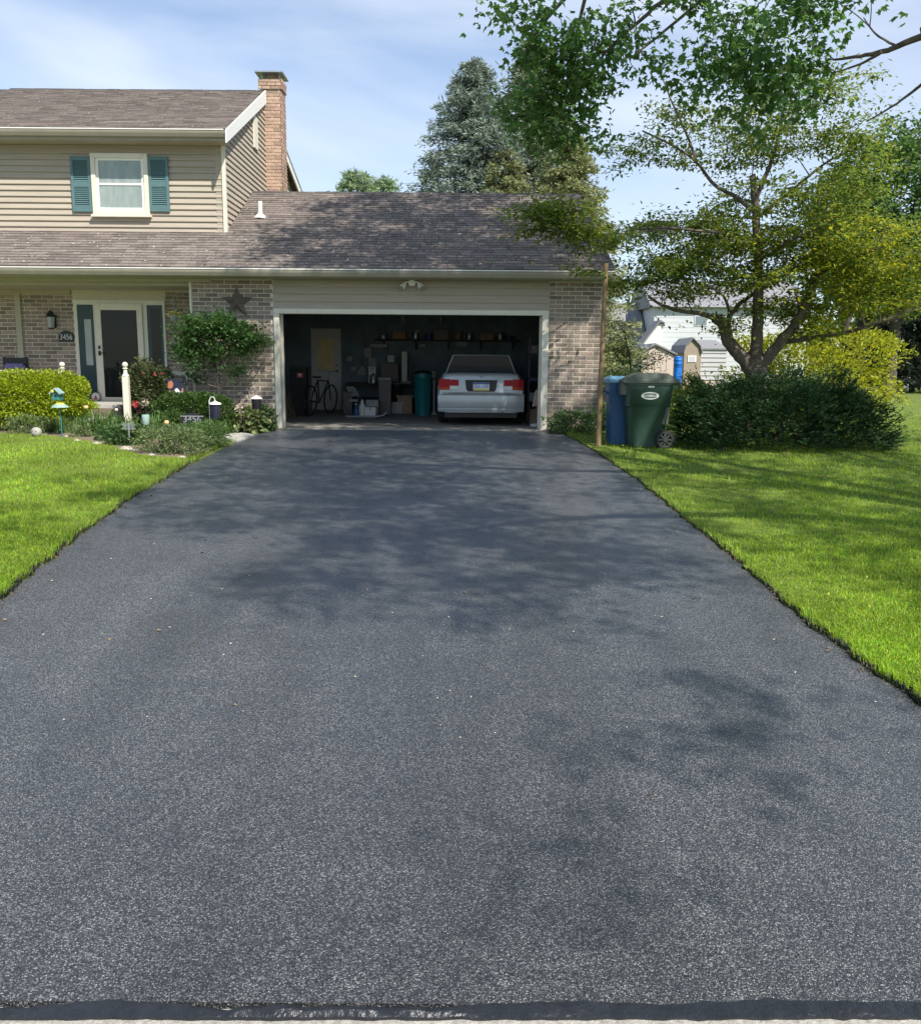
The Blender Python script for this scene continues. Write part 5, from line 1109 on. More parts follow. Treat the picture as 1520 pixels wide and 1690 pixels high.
# ------------------------------------------------------------------ shrubs and perennials
def gp(px, py): v = G(px, py); return (v.x, v.y, gz(v.y))
hl = P(70, 690, 15.75); hl.z = gz(15.75)
shrub('lime_hedge', 'clipped lime green hedge below the porch railing', 'hedge', (X(20, 680, 16.1), 16.12, gz(16.1)), (1.40, .30, Z(615, 16.1, 20) - gz(16.1)), 42000, .05, 'lime', .55, lump=.07, flat=.80, stems=14)
shrub('boxwood', 'low clipped boxwood with bright top below the garden flag', 'shrub', (X(316, 690, 15.6), 15.75, gz(15.75)), (.66, .40, Z(651, 15.7, 316) - gz(15.7)), 18000, .042, 'box', .6, lump=.06, flat=.6, stems=9)
shrub('azalea', 'azalea bush dotted with red blossoms beside the storm door', 'shrub', (X(247, 690, 16.1), 16.15, gz(16.1)), (.40, .26, Z(604, 16.1, 245) - gz(16.1)), 13000, .055, 'azalea', .5, lump=.2, flowers=('blush', 26, .038), stems=10)
shrub('hosta_mound', 'variegated cream and green leafy mound at the driveway corner', 'plant', (X(400, 712, 16.0), 16.0, gz(16.0)), (.38, .25, .45), 700, .10, 'hosta', .62, hang=.5, lump=.15, upn=2.0)
shrub('green_mound', 'dark green leafy mound by the left garage jamb', 'plant', (X(432, 708, 16.3), 16.3, gz(16.3)), (.24, .17, .42), 700, .08, 'hostag', .55, hang=.4, lump=.15, upn=1.5)
# small many-stemmed tree before the left pier
Yt = 16.1; bt = P(362, 700, Yt); bt.z = gz(Yt)
root = thing('small_tree', 'small flat topped leafy tree before the left brick pier', 'tree', bt)
q = lambda px, py, dy=0: P(px, py, Yt + dy)
limbs = [([bt - Vector((0, 0, .08)), q(361, 640), q(358, 605), q(348, 578, -.1), q(335, 565, -.15), q(318, 556)], .035, .012), ([q(359, 612), q(366, 590), q(364, 560), q(372, 540)], .022, .008), ([q(361, 625), q(378, 585), q(388, 565), q(405, 552), q(425, 548)], .02, .008), ([q(360, 640), q(325, 625), q(320, 600), q(312, 570), q(308, 548)], .018, .008), ([q(361, 640), q(385, 620), q(398, 615)], .012, .006)]
cl = []
for px, py, rx, rz, n in ((312, 545, 22, 22, 16), (340, 538, 30, 17, 24), (375, 537, 30, 17, 26), (405, 550, 26, 17, 20), (425, 562, 14, 12, 9), (303, 575, 14, 20, 9), (330, 570, 22, 15, 12), (370, 565, 26, 17, 12), (318, 605, 14, 25, 9), (390, 612, 16, 8, 5), (350, 600, 18, 22, 6), (405, 578, 16, 12, 6)):
    c_ = q(px, py); cl.append(blob(n, c_, (rx / 90, .28, rz / 90)))
grow_tree(root, limbs, np.concatenate(cl), LF['vine'], MT['bark_dark'], (.08, .09, .05), 52, .065, .55, .008, .3, outw=None)
# perennials along the front of the bed
for k, (px, py, n, ln, sp) in enumerate(((110, 716, 90, .34, .28), (150, 720, 130, .50, .30), (185, 722, 120, .46, .25), (225, 728, 110, .45, .22), (250, 726, 90, .5, .2), (75, 715, 70, .34, .2))):
    b = gp(px, py); b = (b[0], b[1] + .25, b[2] + .0); strap_plant('daylily', ('daylily clump behind the grey stones below the birdhouse', 'tall daylily clump at the end of the lime hedge', 'daylily clump before the porch step', 'daylily clump behind the dragonfly ornament', 'daylily clump behind the jar lantern', 'low daylily clump between the round face stone and the birdhouse')[k], 'plant', b, n, ln, .022, 'strap', 'daylily clumps in the flower bed', sp, .7)
for k, (px, py, rx, h, n, mt, s_, lb) in enumerate(((40, 716, .30, .30, 1500, 'sage', .05, 'grey green leafy mound below the lime hedge'), (205, 735, .26, .30, 1500, 'hostag', .07, 'dark green mound at the foot of the dragonfly'), (255, 748, .30, .36, 2200, 'sage', .045, 'grey green mound at the front corner of the bed'), (298, 750, .34, .40, 2600, 'sage', .05, 'feathery green mound below the number plaque'), (345, 740, .28, .40, 2200, 'strap', .05, 'narrow leaved green mound at the driveway edge'), (320, 735, .30, .34, 1500, 'hostag', .05, 'dark fine leaved mound right under the number plaque'), (178, 728, .22, .24, 900, 'hostag', .05, 'low green mound beside the pale stones'), (12, 712, .30, .28, 900, 'azalea', .05, 'dull twiggy mound at the far end of the lime hedge'), (95, 714, .26, .26, 1100, 'sage', .05, 'low grey green mound at the foot of the birdhouse stake'), (62, 712, .24, .22, 900, 'strap', .05, 'low green mound behind the round face stone'), (280, 722, .25, .42, 1300, 'strap', .06, 'bright narrow leaved mound behind the jar lantern'), (130, 722, .18, .18, 500, 'sage', .05, 'small grey mound in the bed before the daylilies'))):
    b = gp(px, py); shrub('perennial', lb, 'plant', (b[0], b[1] + .12, b[2] + .0), (rx, rx * .75, h), n, s_, mt, .3 if mt in ('strap', 'sage') else .5, lump=.2, stems=5, upn=.4)
# shrubs on the right
shrub('low_shrub', 'low dark shrub at the foot of the right brick pier', 'shrub', (X(950, 715, 16.25), 16.25, gz(16.25)), (.50, .25, .40), 2400, .055, 'hostag', .55, lump=.2)
shrub('yew_sprawl', 'dark green leafy shrub behind the pole and blue bin', 'shrub', (X(1010, 700, 17.2), 17.4, 0), (.45, .5, 1.0), 3200, .07, 'mid', .6, lump=.2)
def yews():
    Yy = 14.55; x0, x1 = X(1108, 700, Yy), X(1478, 700, Yy); cx = (x0 + x1) / 2; h = Z(628, Yy, 1280) - gz(Yy)
    root = thing('yew_hedge', 'broad dark green yew hedge below the spreading tree', 'hedge', (cx, Yy, gz(Yy)))
    m = MB()
    for k in range(26):
        s_ = Vector((rng.uniform(x0 + .8, x1 - .8), Yy + rng.uniform(.0, .6), gz(Yy) - .05)); a = rng.uniform(0, 6.28); e = s_ + Vector((math.cos(a) * .8, math.sin(a) * .5, h * rng.uniform(.55, .9))); m.tube([s_, (s_ + e) / 2 + Vector((0, 0, .1)), e], [.03, .02, .008], 6)
    m.build('stems', 'bark_dark', root)
    # sprays: short leafy shoots fanning outward from an uneven mound
    n = 5900; th = rng.uniform(0, 2 * math.pi, n); v = rng.random(n)
    d, e = superdir(n, .80); d[:, 2] = np.abs(d[:, 2]); e[:, 2] = np.abs(e[:, 2])
    lump = 1 + .17 * np.sin(e[:, 0] * 9 + 1) * np.sin(e[:, 1] * 6) + .07 * np.sin(e[:, 0] * 21 + e[:, 2] * 11)
    u = np.where(rng.random(n) < .7, rng.uniform(.9, 1.0, n), rng.uniform(.5, .9, n)) * lump
    C = np.stack([cx + e[:, 0] * u * (x1 - x0) / 2 * .96, Yy + .35 + e[:, 1] * u * .95, gz(Yy) + .02 + np.abs(e[:, 2]) * u * h * (.94 + .06 * np.sin(e[:, 0] * 5))], 1)
    ax = unit(d * np.array([1, 1, .7]) + rdir(n) * .45 + np.array([0, 0, .25])); ln = rng.uniform(.10, .24, n) * np.where(rng.random(n) < .08, 1.9, 1)
    k = 18; idx = np.repeat(np.arange(n), k); t = rng.random(n * k)
    Cn = C[idx] + ax[idx] * (ln[idx] * t)[:, None]; side = unit(np.cross(ax[idx], np.array([0, 0, 1.0])) + 1e-6); sg = np.where(rng.random(n * k) < .5, 1, -1)[:, None]
    D = side * sg + ax[idx] * .7 + rng.normal(0, .2, (n * k, 3)); leaves('foliage', Cn, D, rdir(n * k, 1.2), .05 * rng.uniform(.7, 1.3, n * k), .017, LF['yew'], root, fold=.1)
yews()
bb = P(1370, 640, 20.5)
shrub('golden_bush', 'bright yellow green bush behind the spreading tree trunk', 'shrub', (X(1345, 640, 20.5), 20.8, -.02), (1.75, 1.1, Z(548, 20.6, 1375)), 11000, .10, 'dog_hi', .5, lump=.2, flat=.8, stems=12)
shrub('golden_bush_small', 'small yellow green shrub between the green cart and the sheds', 'shrub', (X(1135, 640, 19), 19.0, -.02), (.42, .4, Z(624, 19, 1135)), 1800, .08, 'dog_hi', .5, lump=.2)
# slender sapling with layered compound leaves behind the bins
Ysp = 18.6; b = P(1045, 640, Ysp); b.z = -.02; root = thing('sapling', 'slender sapling with layered leaflets between the pole and the sheds', 'tree', b)
q = lambda px, py, dy=0: P(px, py, Ysp + dy)
limbs = [([b, q(1040, 600), q(1033, 560), q(1030, 530)], .025, .006), ([q(1042, 610), q(1065, 590), q(1085, 575)], .012, .005), ([q(1040, 615), q(1020, 590), q(1012, 575)], .012, .005)]
cl = np.concatenate([blob(int(n * .55), q(px, py), (rx / 78, .25, rz / 78)) for px, py, rx, rz, n in ((1030, 545, 10, 18, 12), (1025, 575, 22, 20, 22), (1050, 590, 30, 20, 26), (1080, 590, 22, 14, 10), (1030, 615, 26, 18, 20), (1065, 615, 26, 16, 16))])
grow_tree(root, limbs, cl, LF['sap'], MT['bark_dark'], (.10, .10, .04), 26, .075, .35, .006, .4)

# ------------------------------------------------------------------ the spreading tree on the right
Ym = 17.6; q = lambda px, py, dy=0: P(px, py, Ym + dy)
bm_ = P(1247, 690, Ym); bm_.z = -.02
root = thing('spreading_tree', 'broad spreading tree with forked grey trunk rising from the yew hedge', 'tree', bm_)
limbs = [([bm_ - Vector((0, 0, .1)), q(1246, 640), q(1246, 610), q(1247, 585)], .24, .17),
 ([q(1243, 612), q(1222, 588), q(1203, 562), q(1192, 535), q(1180, 524)], .15, .10), ([q(1182, 526), q(1158, 518), q(1120, 512, -.2), q(1090, 502, -.5), q(1070, 488, -.7)], .06, .02),
 ([q(1196, 545), q(1205, 520), q(1222, 500, .3), q(1245, 484, .6), q(1270, 470, .8)], .06, .03), ([q(1205, 525), q(1200, 500, -.4), q(1190, 485, -.7), q(1165, 470, -1)], .04, .015),
 ([q(1247, 600), q(1250, 545), q(1252, 480), q(1250, 420), q(1247, 350), q(1242, 290)], .13, .06), ([q(1252, 606), q(1275, 580, -.1), q(1305, 545, -.2), q(1325, 512, -.2), q(1338, 480), q(1348, 455)], .12, .07),
 ([q(1348, 455), q(1375, 438, -.4), q(1410, 425, -.8), q(1460, 405, -1.2)], .05, .015), ([q(1330, 505), q(1345, 470, .6), q(1350, 430, 1.0), q(1330, 380, 1.3)], .05, .015),
 ([q(1290, 565), q(1345, 556, -.4), q(1410, 545, -.8), q(1480, 520, -1.0), q(1530, 500, -1.0)], .05, .02), ([q(1380, 553, -.5), q(1440, 535, -1.2), q(1500, 522, -1.6)], .03, .012),
 ([q(1247, 350), q(1215, 325), q(1180, 305), q(1150, 268), q(1120, 245), q(1060, 215)], .05, .015), ([q(1150, 268), q(1135, 225), q(1110, 170), q(1090, 120)], .03, .01), ([q(1246, 330), q(1275, 260), q(1290, 200), q(1300, 140)], .05, .015),
 ([q(1248, 360), q(1300, 320, .4), q(1360, 270, .6), q(1420, 240, .6), q(1460, 215, .6)], .045, .012), ([q(1248, 400), q(1200, 385, -.8), q(1150, 380, -1.2), q(1090, 375, -1.5), q(1040, 380, -1.6)], .04, .012), ([q(1250, 430), q(1300, 400, -.8), q(1360, 370, -1.3)], .04, .012), ([q(1120, 376, -1.3), q(1040, 384, -1.9), P(970, 385, 15.2), P(920, 368, 15.0), P(880, 355, 14.9)], .018, .006)]
cl = []
for px, py, rx, rz, ry, n in ((1060, 385, 55, 16, 1.0, 26), (1110, 360, 60, 18, 1.2, 26), (1100, 440, 70, 26, 1.4, 54), (1060, 470, 45, 22, 1.0, 26), (1170, 430, 70, 36, 1.6, 64), (1130, 485, 50, 16, 1.0, 24), (1180, 375, 60, 28, 1.4, 36), (1250, 330, 70, 40, 1.6, 46), (1230, 400, 70, 30, 1.6, 56), (1250, 460, 60, 28, 1.6, 56), (1330, 390, 70, 45, 1.8, 80), (1400, 410, 70, 40, 1.8, 76), (1460, 430, 60, 40, 1.8, 60), (1420, 470, 90, 28, 1.8, 70), (1330, 450, 80, 28, 1.6, 60), (1370, 515, 80, 20, 1.4, 44), (1460, 500, 60, 22, 1.6, 34), (1290, 500, 50, 24, 1.2, 28), (1200, 540, 26, 18, .8, 10), (1350, 330, 60, 35, 1.6, 44), (1410, 310, 50, 30, 1.4, 30), (1350, 545, 50, 14, 1.0, 18), (1500, 400, 40, 40, 1.4, 26),
  (1180, 250, 70, 30, 1.2, 24), (1250, 230, 60, 40, 1.4, 30), (1320, 220, 60, 40, 1.4, 30), (1390, 230, 55, 35, 1.2, 26), (1300, 150, 60, 40, 1.2, 26), (1200, 170, 50, 35, 1.2, 18), (1110, 200, 45, 40, 1.0, 18), (1070, 250, 50, 22, .9, 14), (1020, 240, 35, 14, .8, 8), (1360, 150, 50, 40, 1.0, 18), (1440, 265, 30, 20, .8, 10), (1240, 90, 60, 30, 1.0, 14)):
    cl.append(blob(max(3, int(n * (.46 if py > 300 else .5))), q(px, py), (rx / 83, ry, rz / 83)))
for px, py, rx, rz, n in ((875, 350, 28, 8, 6), (915, 345, 32, 12, 9), (940, 372, 36, 12, 9), (890, 372, 20, 10, 4), (975, 390, 30, 10, 6), (1010, 400, 26, 10, 5), (975, 455, 16, 6, 2)): cl.append(blob(n, P(px, py, 15.0), (rx / 98, .3, rz / 98)))
SP = np.concatenate(cl)
sun_painted = lambda C: (rng.random(len(C)) < np.clip((C[:, 0] - 4.2) / 6, 0, .4) * (C[:, 2] < 3.9))  # random low, right-hand leaves that get the painted-in sunlight colour
grow_tree(root, limbs, SP, LF['dog'], MT['bark'], (.25, .27, .032), 84, .098, .5, .012, .9, droop=.25, leaf2=(LF['dog_hi'], sun_painted), maxd=1.6)

# ------------------------------------------------------------------ street maple whose crown overhangs the driveway
tb_ = Vector((9.6, 4.6, gz(4.6)))
root = thing('maple_tree', 'tall maple whose leafy boughs overhang the driveway and garage roof', 'tree', tb_)
p_ = lambda px, py, Y: P(px, py, Y)
fk = tb_ + Vector((-.5, .5, 4.6))
limbs = [([tb_ - Vector((0, 0, .2)), tb_ + Vector((-.1, .1, 1.5)), tb_ + Vector((-.3, .3, 3.2)), fk], .36, .26),
 ([fk, Vector((7.4, 7.2, 6.8)), Vector((5.6, 9.2, 8.6)), Vector((4.4, 10.8, 9.8)), Vector((3.0, 12.4, 10.6)), Vector((1.4, 13.2, 11))], .2, .04), ([fk, Vector((7.8, 4.2, 7)), Vector((6.2, 3, 8.6)), Vector((4.8, 1.8, 9))], .18, .04), ([fk, Vector((9.2, 6, 8)), Vector((8.6, 7, 11)), Vector((7.6, 8.4, 13))], .2, .05),
 ([fk, Vector((10.6, 5.6, 7.4)), Vector((12, 6.4, 9)), Vector((13.4, 7.4, 9.8))], .16, .04), ([Vector((7.4, 7.2, 6.8)), Vector((7.4, 10, 8.6)), Vector((6.8, 12, 10)), Vector((6, 13.4, 11))], .12, .04), ([Vector((7.4, 7.2, 6.8)), Vector((5.4, 6.6, 8)), Vector((3.4, 6.6, 9)), Vector((1.8, 7.4, 9.4))], .12, .03), ([Vector((10.6, 5.6, 7.4)), Vector((11, 8.4, 8.6)), Vector((10.8, 10.6, 9.4))], .1, .03),
 ([Vector((5.6, 9.2, 8.6)), Vector((4.4, 11, 7.2)), p_(1190, -40, 12), p_(1110, -10, 12.3), p_(1060, 30, 12.5), p_(1000, 85, 12.6), p_(960, 140, 12.6)], .06, .012), ([p_(1190, -40, 12), p_(1150, 5, 12.2), p_(1085, 60, 12.4), p_(1040, 95, 12.4)], .03, .01),
 ([Vector((4.4, 10.8, 9.8)), Vector((2.6, 11.8, 7.6)), p_(980, -60, 12.2), p_(920, 10, 12.4), p_(880, 60, 12.5), p_(860, 110, 12.6)], .05, .01), ([p_(980, -60, 12.2), p_(950, 60, 12.8), p_(930, 160, 13), p_(905, 220, 13)], .03, .008),
 ([fk, p_(1650, 10, 9.4), p_(1520, 60, 10.4), p_(1465, 82, 10.8), p_(1420, 92, 11), p_(1375, 98, 11.3)], .06, .012), ([p_(1455, 85, 10.8), p_(1420, 105, 11), p_(1380, 118, 11.2)], .022, .008), ([p_(1480, 76, 10.7), p_(1445, 55, 10.9), p_(1425, 28, 11)], .018, .006), ([p_(1650, 10, 9.4), p_(1530, 130, 11), p_(1480, 170, 11.4), p_(1430, 200, 11.6)], .03, .008)]
cl = []
for c, r, n in (((3.8, 12.0, 11.0), (3.8, 2.0, 1.5), 280), ((2.2, 12.6, 10.0), (2.4, 1.4, 1.0), 70), ((4.6, 7.0, 9.4), (3.2, 3.6, 1.8), 190), ((3.6, 4.2, 9.4), (2.2, 2.8, 1.4), 90), ((3.6, 10.4, 10.2), (3.8, 1.2, 1.2), 110), ((7, -2.8, 9.2), (1.6, 1.4, .5), 8), ((5.4, .4, 9.4), (2.4, 1.2, .8), 58), ((4.8, 2.3, 9.4), (2.3, 1.5, 1.0), 62), ((4.5, 14.2, 11.6), (3.8, 1.5, 1.2), 210), ((1.0, 2.5, 10), (1.6, 2.0, .8), 22), ((6.4, 1.6, 9.2), (2.4, 2.2, 1.0), 26), ((7.6, 8.4, 12.4), (2.8, 3.0, 1.6), 70), ((11.0, 3.4, 9.7), (3.6, 5.4, 1.8), 400), ((10.8, 9.6, 9.6), (2.6, 2.0, 1.4), 90), ((8.0, 12.2, 10.6), (2.2, 1.6, 1.4), 50), ((12.5, 9.5, 10.4), (2.0, 2.4, 1.6), 50)):
    cl.append(blob(n, c, r))
for px, py, rx, rz, ry, n, Y in ((855, 15, 30, 22, .35, 11, 12.3), (900, 60, 35, 40, .4, 20, 12.5), (940, 120, 50, 45, .5, 34, 12.7), (900, 175, 40, 35, .4, 22, 12.9), (960, 180, 45, 40, .5, 26, 12.8), (850, 190, 32, 14, .3, 10, 13), (900, 225, 40, 15, .3, 13, 13), (1000, 40, 40, 35, .4, 16, 12.4), (1060, 100, 60, 45, .5, 16, 12.4), (1150, 110, 60, 40, .5, 12, 12.2), (1200, 130, 50, 50, .6, 18, 12.0), (1290, 80, 60, 60, .6, 22, 11.6), (1260, 160, 60, 40, .5, 18, 11.8), (1370, 20, 50, 25, .4, 16, 11.2), (1330, 60, 45, 45, .4, 14, 11.3), (1340, 150, 40, 30, .4, 8, 11.5), (1120, 20, 60, 22, .5, 8, 12.2), (1210, 40, 40, 30, .4, 8, 12.0)):
    cl.append(blob(max(3, int(n * .45)), P(px, py, Y), (rx / 100, ry * 1.3, rz / 100)))
grow_tree(root, limbs, np.concatenate(cl), LF['maple'], MT['bark'], (.20, .20, .10), 42, .088, .8, .016, .35, lobes=3, droop=.5)

# ------------------------------------------------------------------ conifers and far trees
def spruce(label, base, h, r, mat, n_br=420, nn=90, nl=.12, group=None, name='spruce_tree', cone=.85, droop=.25, zmin=1.0, bark='bark_dark', nw=.03):
    base = Vector(base); root = thing(name, label, 'tree', base, group)
    MB().tube([base - Vector((0, 0, .2)), base + Vector((.05, 0, h * .5)), base + Vector((0, 0, h))], [h * .022, h * .014, .02], 9).build('trunk', bark, root, smooth=True)
    zf = np.sort(rng.random(n_br)) ** .8; zz = base.z + zmin + zf * (h - zmin - .1); a = rng.uniform(0, 6.28, n_br)
    ln = r * ((1 - zf) ** cone) * rng.uniform(.65, 1.12, n_br) + .12
    bmz = MB(); Cs = []; Ds = []
    for k in range(n_br):
        s0 = np.array([base.x, base.y, zz[k]]); d = np.array([math.cos(a[k]), math.sin(a[k]), .15]); L_ = ln[k]
        ts = np.linspace(0, 1, 5); pts = [s0 + d * L_ * t + np.array([0, 0, -droop * L_ * t * t * 1.2 + .12 * L_ * t ** 4]) for t in ts]
        bmz.tube(pts, [.025 * min(1, L_), .02 * min(1, L_), .014 * min(1, L_), .008, .004], 4, False)
        m = max(8, int(nn * (L_ / r + .15))); t = rng.random(m) ** .75; p = s0 + d * (L_ * t)[:, None]; p[:, 2] += -droop * L_ * t * t * 1.2 + .12 * L_ * t ** 4
        sd_ = np.array([-d[1], d[0], 0]); w_ = rng.normal(0, .16, m) * L_ * (1 - t * .7); p = p + sd_ * w_[:, None]; p[:, 2] -= np.abs(w_) * .35 + rng.random(m) * .10
        Cs.append(p); Ds.append(d * .6 + sd_ * np.sign(w_)[:, None] * .5 + rng.normal(0, .3, (m, 3)) + np.array([0, 0, -.15]))
    bmz.build('boughs', bark, root)['kind'] = 'stuff'
    C = np.concatenate(Cs); D = np.concatenate(Ds); n = len(C)
    C = np.concatenate([C, C + rng.normal(0, .06, (n, 3))]); D = np.concatenate([D, D + rng.normal(0, .5, (n, 3))]); n *= 2
    leaves('crown', C, D, rdir(n, .8), nl * rng.uniform(.6, 1.5, n), nw * rng.uniform(.7, 1.3, n), LF[mat], root, fold=.1)
def sp_at(px, ptop, Y): t = P(px, ptop, Y); return (t.x, Y, -.3), t.z + .3
b, h = sp_at(782, 92, 33); spruce('blue grey spruce rising behind the garage ridge', b, h, 4.1, 'blue_spruce', 560, 95, .17, cone=.62, nw=.045)
b, h = sp_at(880, 48, 36); spruce('tallest dark spruce behind the garage partly hidden by maple leaves', b, h, 4.2, 'spruce', 620, 95, .17, cone=.7, nw=.045)
b, h = sp_at(945, 215, 31); spruce('olive green spruce behind the right end of the garage ridge', b, h, 2.7, 'olive', 480, 90, .15, cone=.6, nw=.045)
b, h = sp_at(835, 240, 32); spruce('short olive spruce between the two tall spruces', b, h, 2.2, 'olive', 340, 80, .15, cone=.6, nw=.045)
b, h = sp_at(712, 255, 37); spruce('low blue grey spruce at the foot of the tall one', b, h, 1.5, 'blue_spruce', 240, 70, .16, cone=.6, nw=.045)
b, h = sp_at(588, 277, 46); spruce('pale green conifer tip over the garage ridge beside the chimney', b, h, 2.6, 'pale', 340, 60, .22, cone=.42, nw=.06)
b, h = sp_at(632, 288, 47); spruce('small green conifer tip over the middle of the garage ridge', b, h, 2.4, 'pale', 320, 60, .22, cone=.42, nw=.06)
def broad(label, px, ptop, Y, r, n, mat, size, group=None, pb=None, nl=70, zlow=.35):
    t = P(px, ptop, Y); h = t.z + .2; b = Vector((t.x, Y, -.25)); root = thing('shade_tree', label, 'tree', b, group)
    top = b + Vector((0, 0, h * .6)); limbs = [([b - Vector((0, 0, .2)), b + Vector((.1, 0, h * .25)), top], .03 * h, .012 * h)]
    for k in range(6):
        a = k * 1.05 + .3; limbs.append(([b + Vector((0, 0, h * (.25 + .05 * k))), b + Vector((math.cos(a) * r * .5, math.sin(a) * r * .5, h * (.5 + .04 * k))), b + Vector((math.cos(a) * r * .8, math.sin(a) * r * .8, h * (.6 + .05 * k)))], .012 * h, .02))
    zc = h * (zlow + 1) / 2; C = blob(n, (b.x, b.y, b.z + zc), (r, r, h * (1 - zlow) / 2), .15)
    grow_tree(root, limbs, C, LF[mat], MT['bark_dark'], (r * .10, r * .10, r * .07), nl, size, .7, .03, .2)
broad('round green shade tree right of the spreading tree', 1500, 205, 33, 2.9, 190, 'mid', .17, nl=110)
broad('dull rosy leaved tree beside the round green tree', 1440, 290, 36, 1.5, 60, 'rusty', .15, nl=90)
broad('far green tree behind the dull rosy one', 1415, 250, 42, 1.5, 60, 'far', .18, nl=80)
b, h = sp_at(1525, 420, 40); spruce('dark spruce at the end of the far lawn', b, h, 3.2, 'fardark', 280, 60, .24, zmin=.3, nw=.06)
b, h = sp_at(1450, 470, 62); spruce('dark far conifer behind the white house', b, h, 4.0, 'fardark', 200, 50, .36, zmin=.3, nw=.09)
b, h = sp_at(1600, 400, 48); spruce('dark spruce beyond the round green tree', b, h, 4.0, 'fardark', 200, 50, .32, zmin=.3, nw=.08)
# bare trunk on the far lawn
c_ = P(1473, 640, 38); c_.z = -.1; root = thing('bare_trunk', 'pale grey tree trunk on the far lawn behind the golden bush', 'tree', c_); t_ = P(1478, 500, 38)
MB().tube([c_ - Vector((0, 0, .1)), c_.lerp(t_, .3), c_.lerp(t_, .7), t_], [.19, .15, .13, .10], 10).build('trunk', 'bark', root, smooth=True); C = blob(46, P(1480, 470, 38), (2.0, 1.8, 1.2)); n = len(C) * 60; leaves('crown', np.repeat(C, 60, 0) + rng.normal(0, .3, (n, 3)), rdir(n), rdir(n, 1), .18, .12, LF['far'], root)
MB().tube([t_, P(1500, 478, 38.3), P(1520, 465, 38.5)], [.09, .05, .02], 7).tube([t_, P(1460, 480, 37.7), P(1440, 466, 37.5)], [.08, .05, .02], 7).build('limbs', 'bark', root)

# far wood along the end of the lots
n = 9000; xs = rng.uniform(-120, 140, n); hh = 5.2 + 1.6 * np.sin(xs * .21) + 1.1 * np.sin(xs * .57 + 1) + .8 * np.sin(xs * 1.3)
C = np.stack([xs, 95 + rng.uniform(-5, 8, n), -.5 + rng.random(n) ** .8 * hh], 1); fw = thing('far_wood', 'distant dark green wood closing off the back lots', 'wood', (0, 95, -.5)); fw['kind'] = 'stuff'
leaves('far_foliage', C, rdir(n), rdir(n, .5), rng.uniform(.9, 1.8, n), rng.uniform(.7, 1.3, n), LF['far'], fw)['kind'] = 'stuff'

# ------------------------------------------------------------------ neighbour's place
Yn = 58
def NX(px, Y=Yn): return X(px, 560, Y)
def NZ(py, Y=Yn): return Z(py, Y, 1100)
nb = thing('neighbour_house', 'white sided two storey house with grey roof beyond the back lawn', 'house', (NX(1150), Yn, -.4))
x0, x1 = NX(1078), NX(1330); zt = NZ(505)
box('wall', 'far_white', nb, x0, x1, Yn, Yn + 8, -.4, zt)
for k in range(16): box('siding_line', 'far_white', nb, x0, x1, Yn - .02, Yn - .001, -.2 + k * .3, -.2 + k * .3 + .285)
MB().prism([(x0 - .3, Yn - .4, zt - .05), (x0 - .3, Yn + 4, zt + 1.9), (x0 - .3, Yn + 8.4, zt - .05)], (x1 - x0 + .6, 0, 0)).build('roof', 'far_roof', nb)
wi = box('window', 'far_white', nb, NX(1144), NX(1166), Yn - .06, Yn - .021, NZ(537), NZ(520)); box('pane', 'far_glass', wi, NX(1146), NX(1164), Yn - .07, Yn - .061, NZ(535.5), NZ(521.5))
# lower wing with big grey roof
wx0, wx1 = NX(985), NX(1078)
box('wing_wall', 'far_white', nb, wx0, wx1 - .002, Yn + .8, Yn + 7, -.4, NZ(590))
MB().prism([(wx0 - .4, Yn + .3, NZ(588)), (wx0 - .4, Yn + 4.5, NZ(492)), (wx0 - .4, Yn + 8, NZ(588))], (wx1 - wx0 + .3, 0, 0)).build('wing_roof', 'far_roof', nb)
MB().tube([(NX(1058), Yn + 2.2, NZ(560)), (NX(1058), Yn + 2.2, NZ(530))], .08, 8).build('vent_pipe', 'far_white', nb)
# lean-to with steep white gable
MB().prism([(NX(1050), Yn - 2, -.4), (NX(1082), Yn - 2, -.4), (NX(1082), Yn - 2, NZ(536)), (NX(1076), Yn - 2, NZ(536)), (NX(1050), Yn - 2, NZ(572))], (0, 2.0, 0)).build('porch_gable', 'white', nb)
MB().prism([(NX(1047), Yn - 2.15, NZ(576)), (NX(1076), Yn - 2.15, NZ(534)), (NX(1081), Yn - 2.15, NZ(534)), (NX(1084), Yn - 2.15, NZ(540)), (NX(1084), Yn - 2.15, NZ(534)), (NX(1077), Yn - 2.15, NZ(530)), (NX(1046), Yn - 2.15, NZ(573))], (0, 2.1, 0)).build('porch_roof', 'far_roof', nb)
Ysd = 42
def SX(px): return X(px, 590, Ysd)
def SZ(py): return Z(py, Ysd, 1100)
sh1 = thing('garden_shed', 'beige garden shed with a shallow gable roof before the white house', 'shed', (SX(1090), Ysd, -.2))
box('wall', 'shed_pink', sh1, SX(1060), SX(1112), Ysd, Ysd + 2.4, -.2, SZ(586))
for k in range(5): MB().box(SX(1062 + k * 9.5), SX(1070 + k * 9.5), Ysd - .02, Ysd - .001, -.1, SZ(590)).build('door_panel', 'shed_pink', sh1)
MB().prism([(SX(1055), Ysd - .1, SZ(586)), (SX(1080), Ysd - .1, SZ(569)), (SX(1117), Ysd - .1, SZ(586)), (SX(1117), Ysd - .1, SZ(583)), (SX(1080), Ysd - .1, SZ(566)), (SX(1055), Ysd - .1, SZ(583))], (0, 2.6, 0)).build('roof', 'far_roof', sh1)
MB().prism([(SX(1060), Ysd - .001, SZ(586)), (SX(1112), Ysd - .001, SZ(586)), (SX(1080), Ysd - .001, SZ(569))], (0, 2.3, 0)).build('gable', 'shed_pink', sh1)
sh2 = thing('barn_shed', 'tan barn shaped shed with a small white window beside the blue barrel', 'shed', (SX(1143), Ysd, -.2))
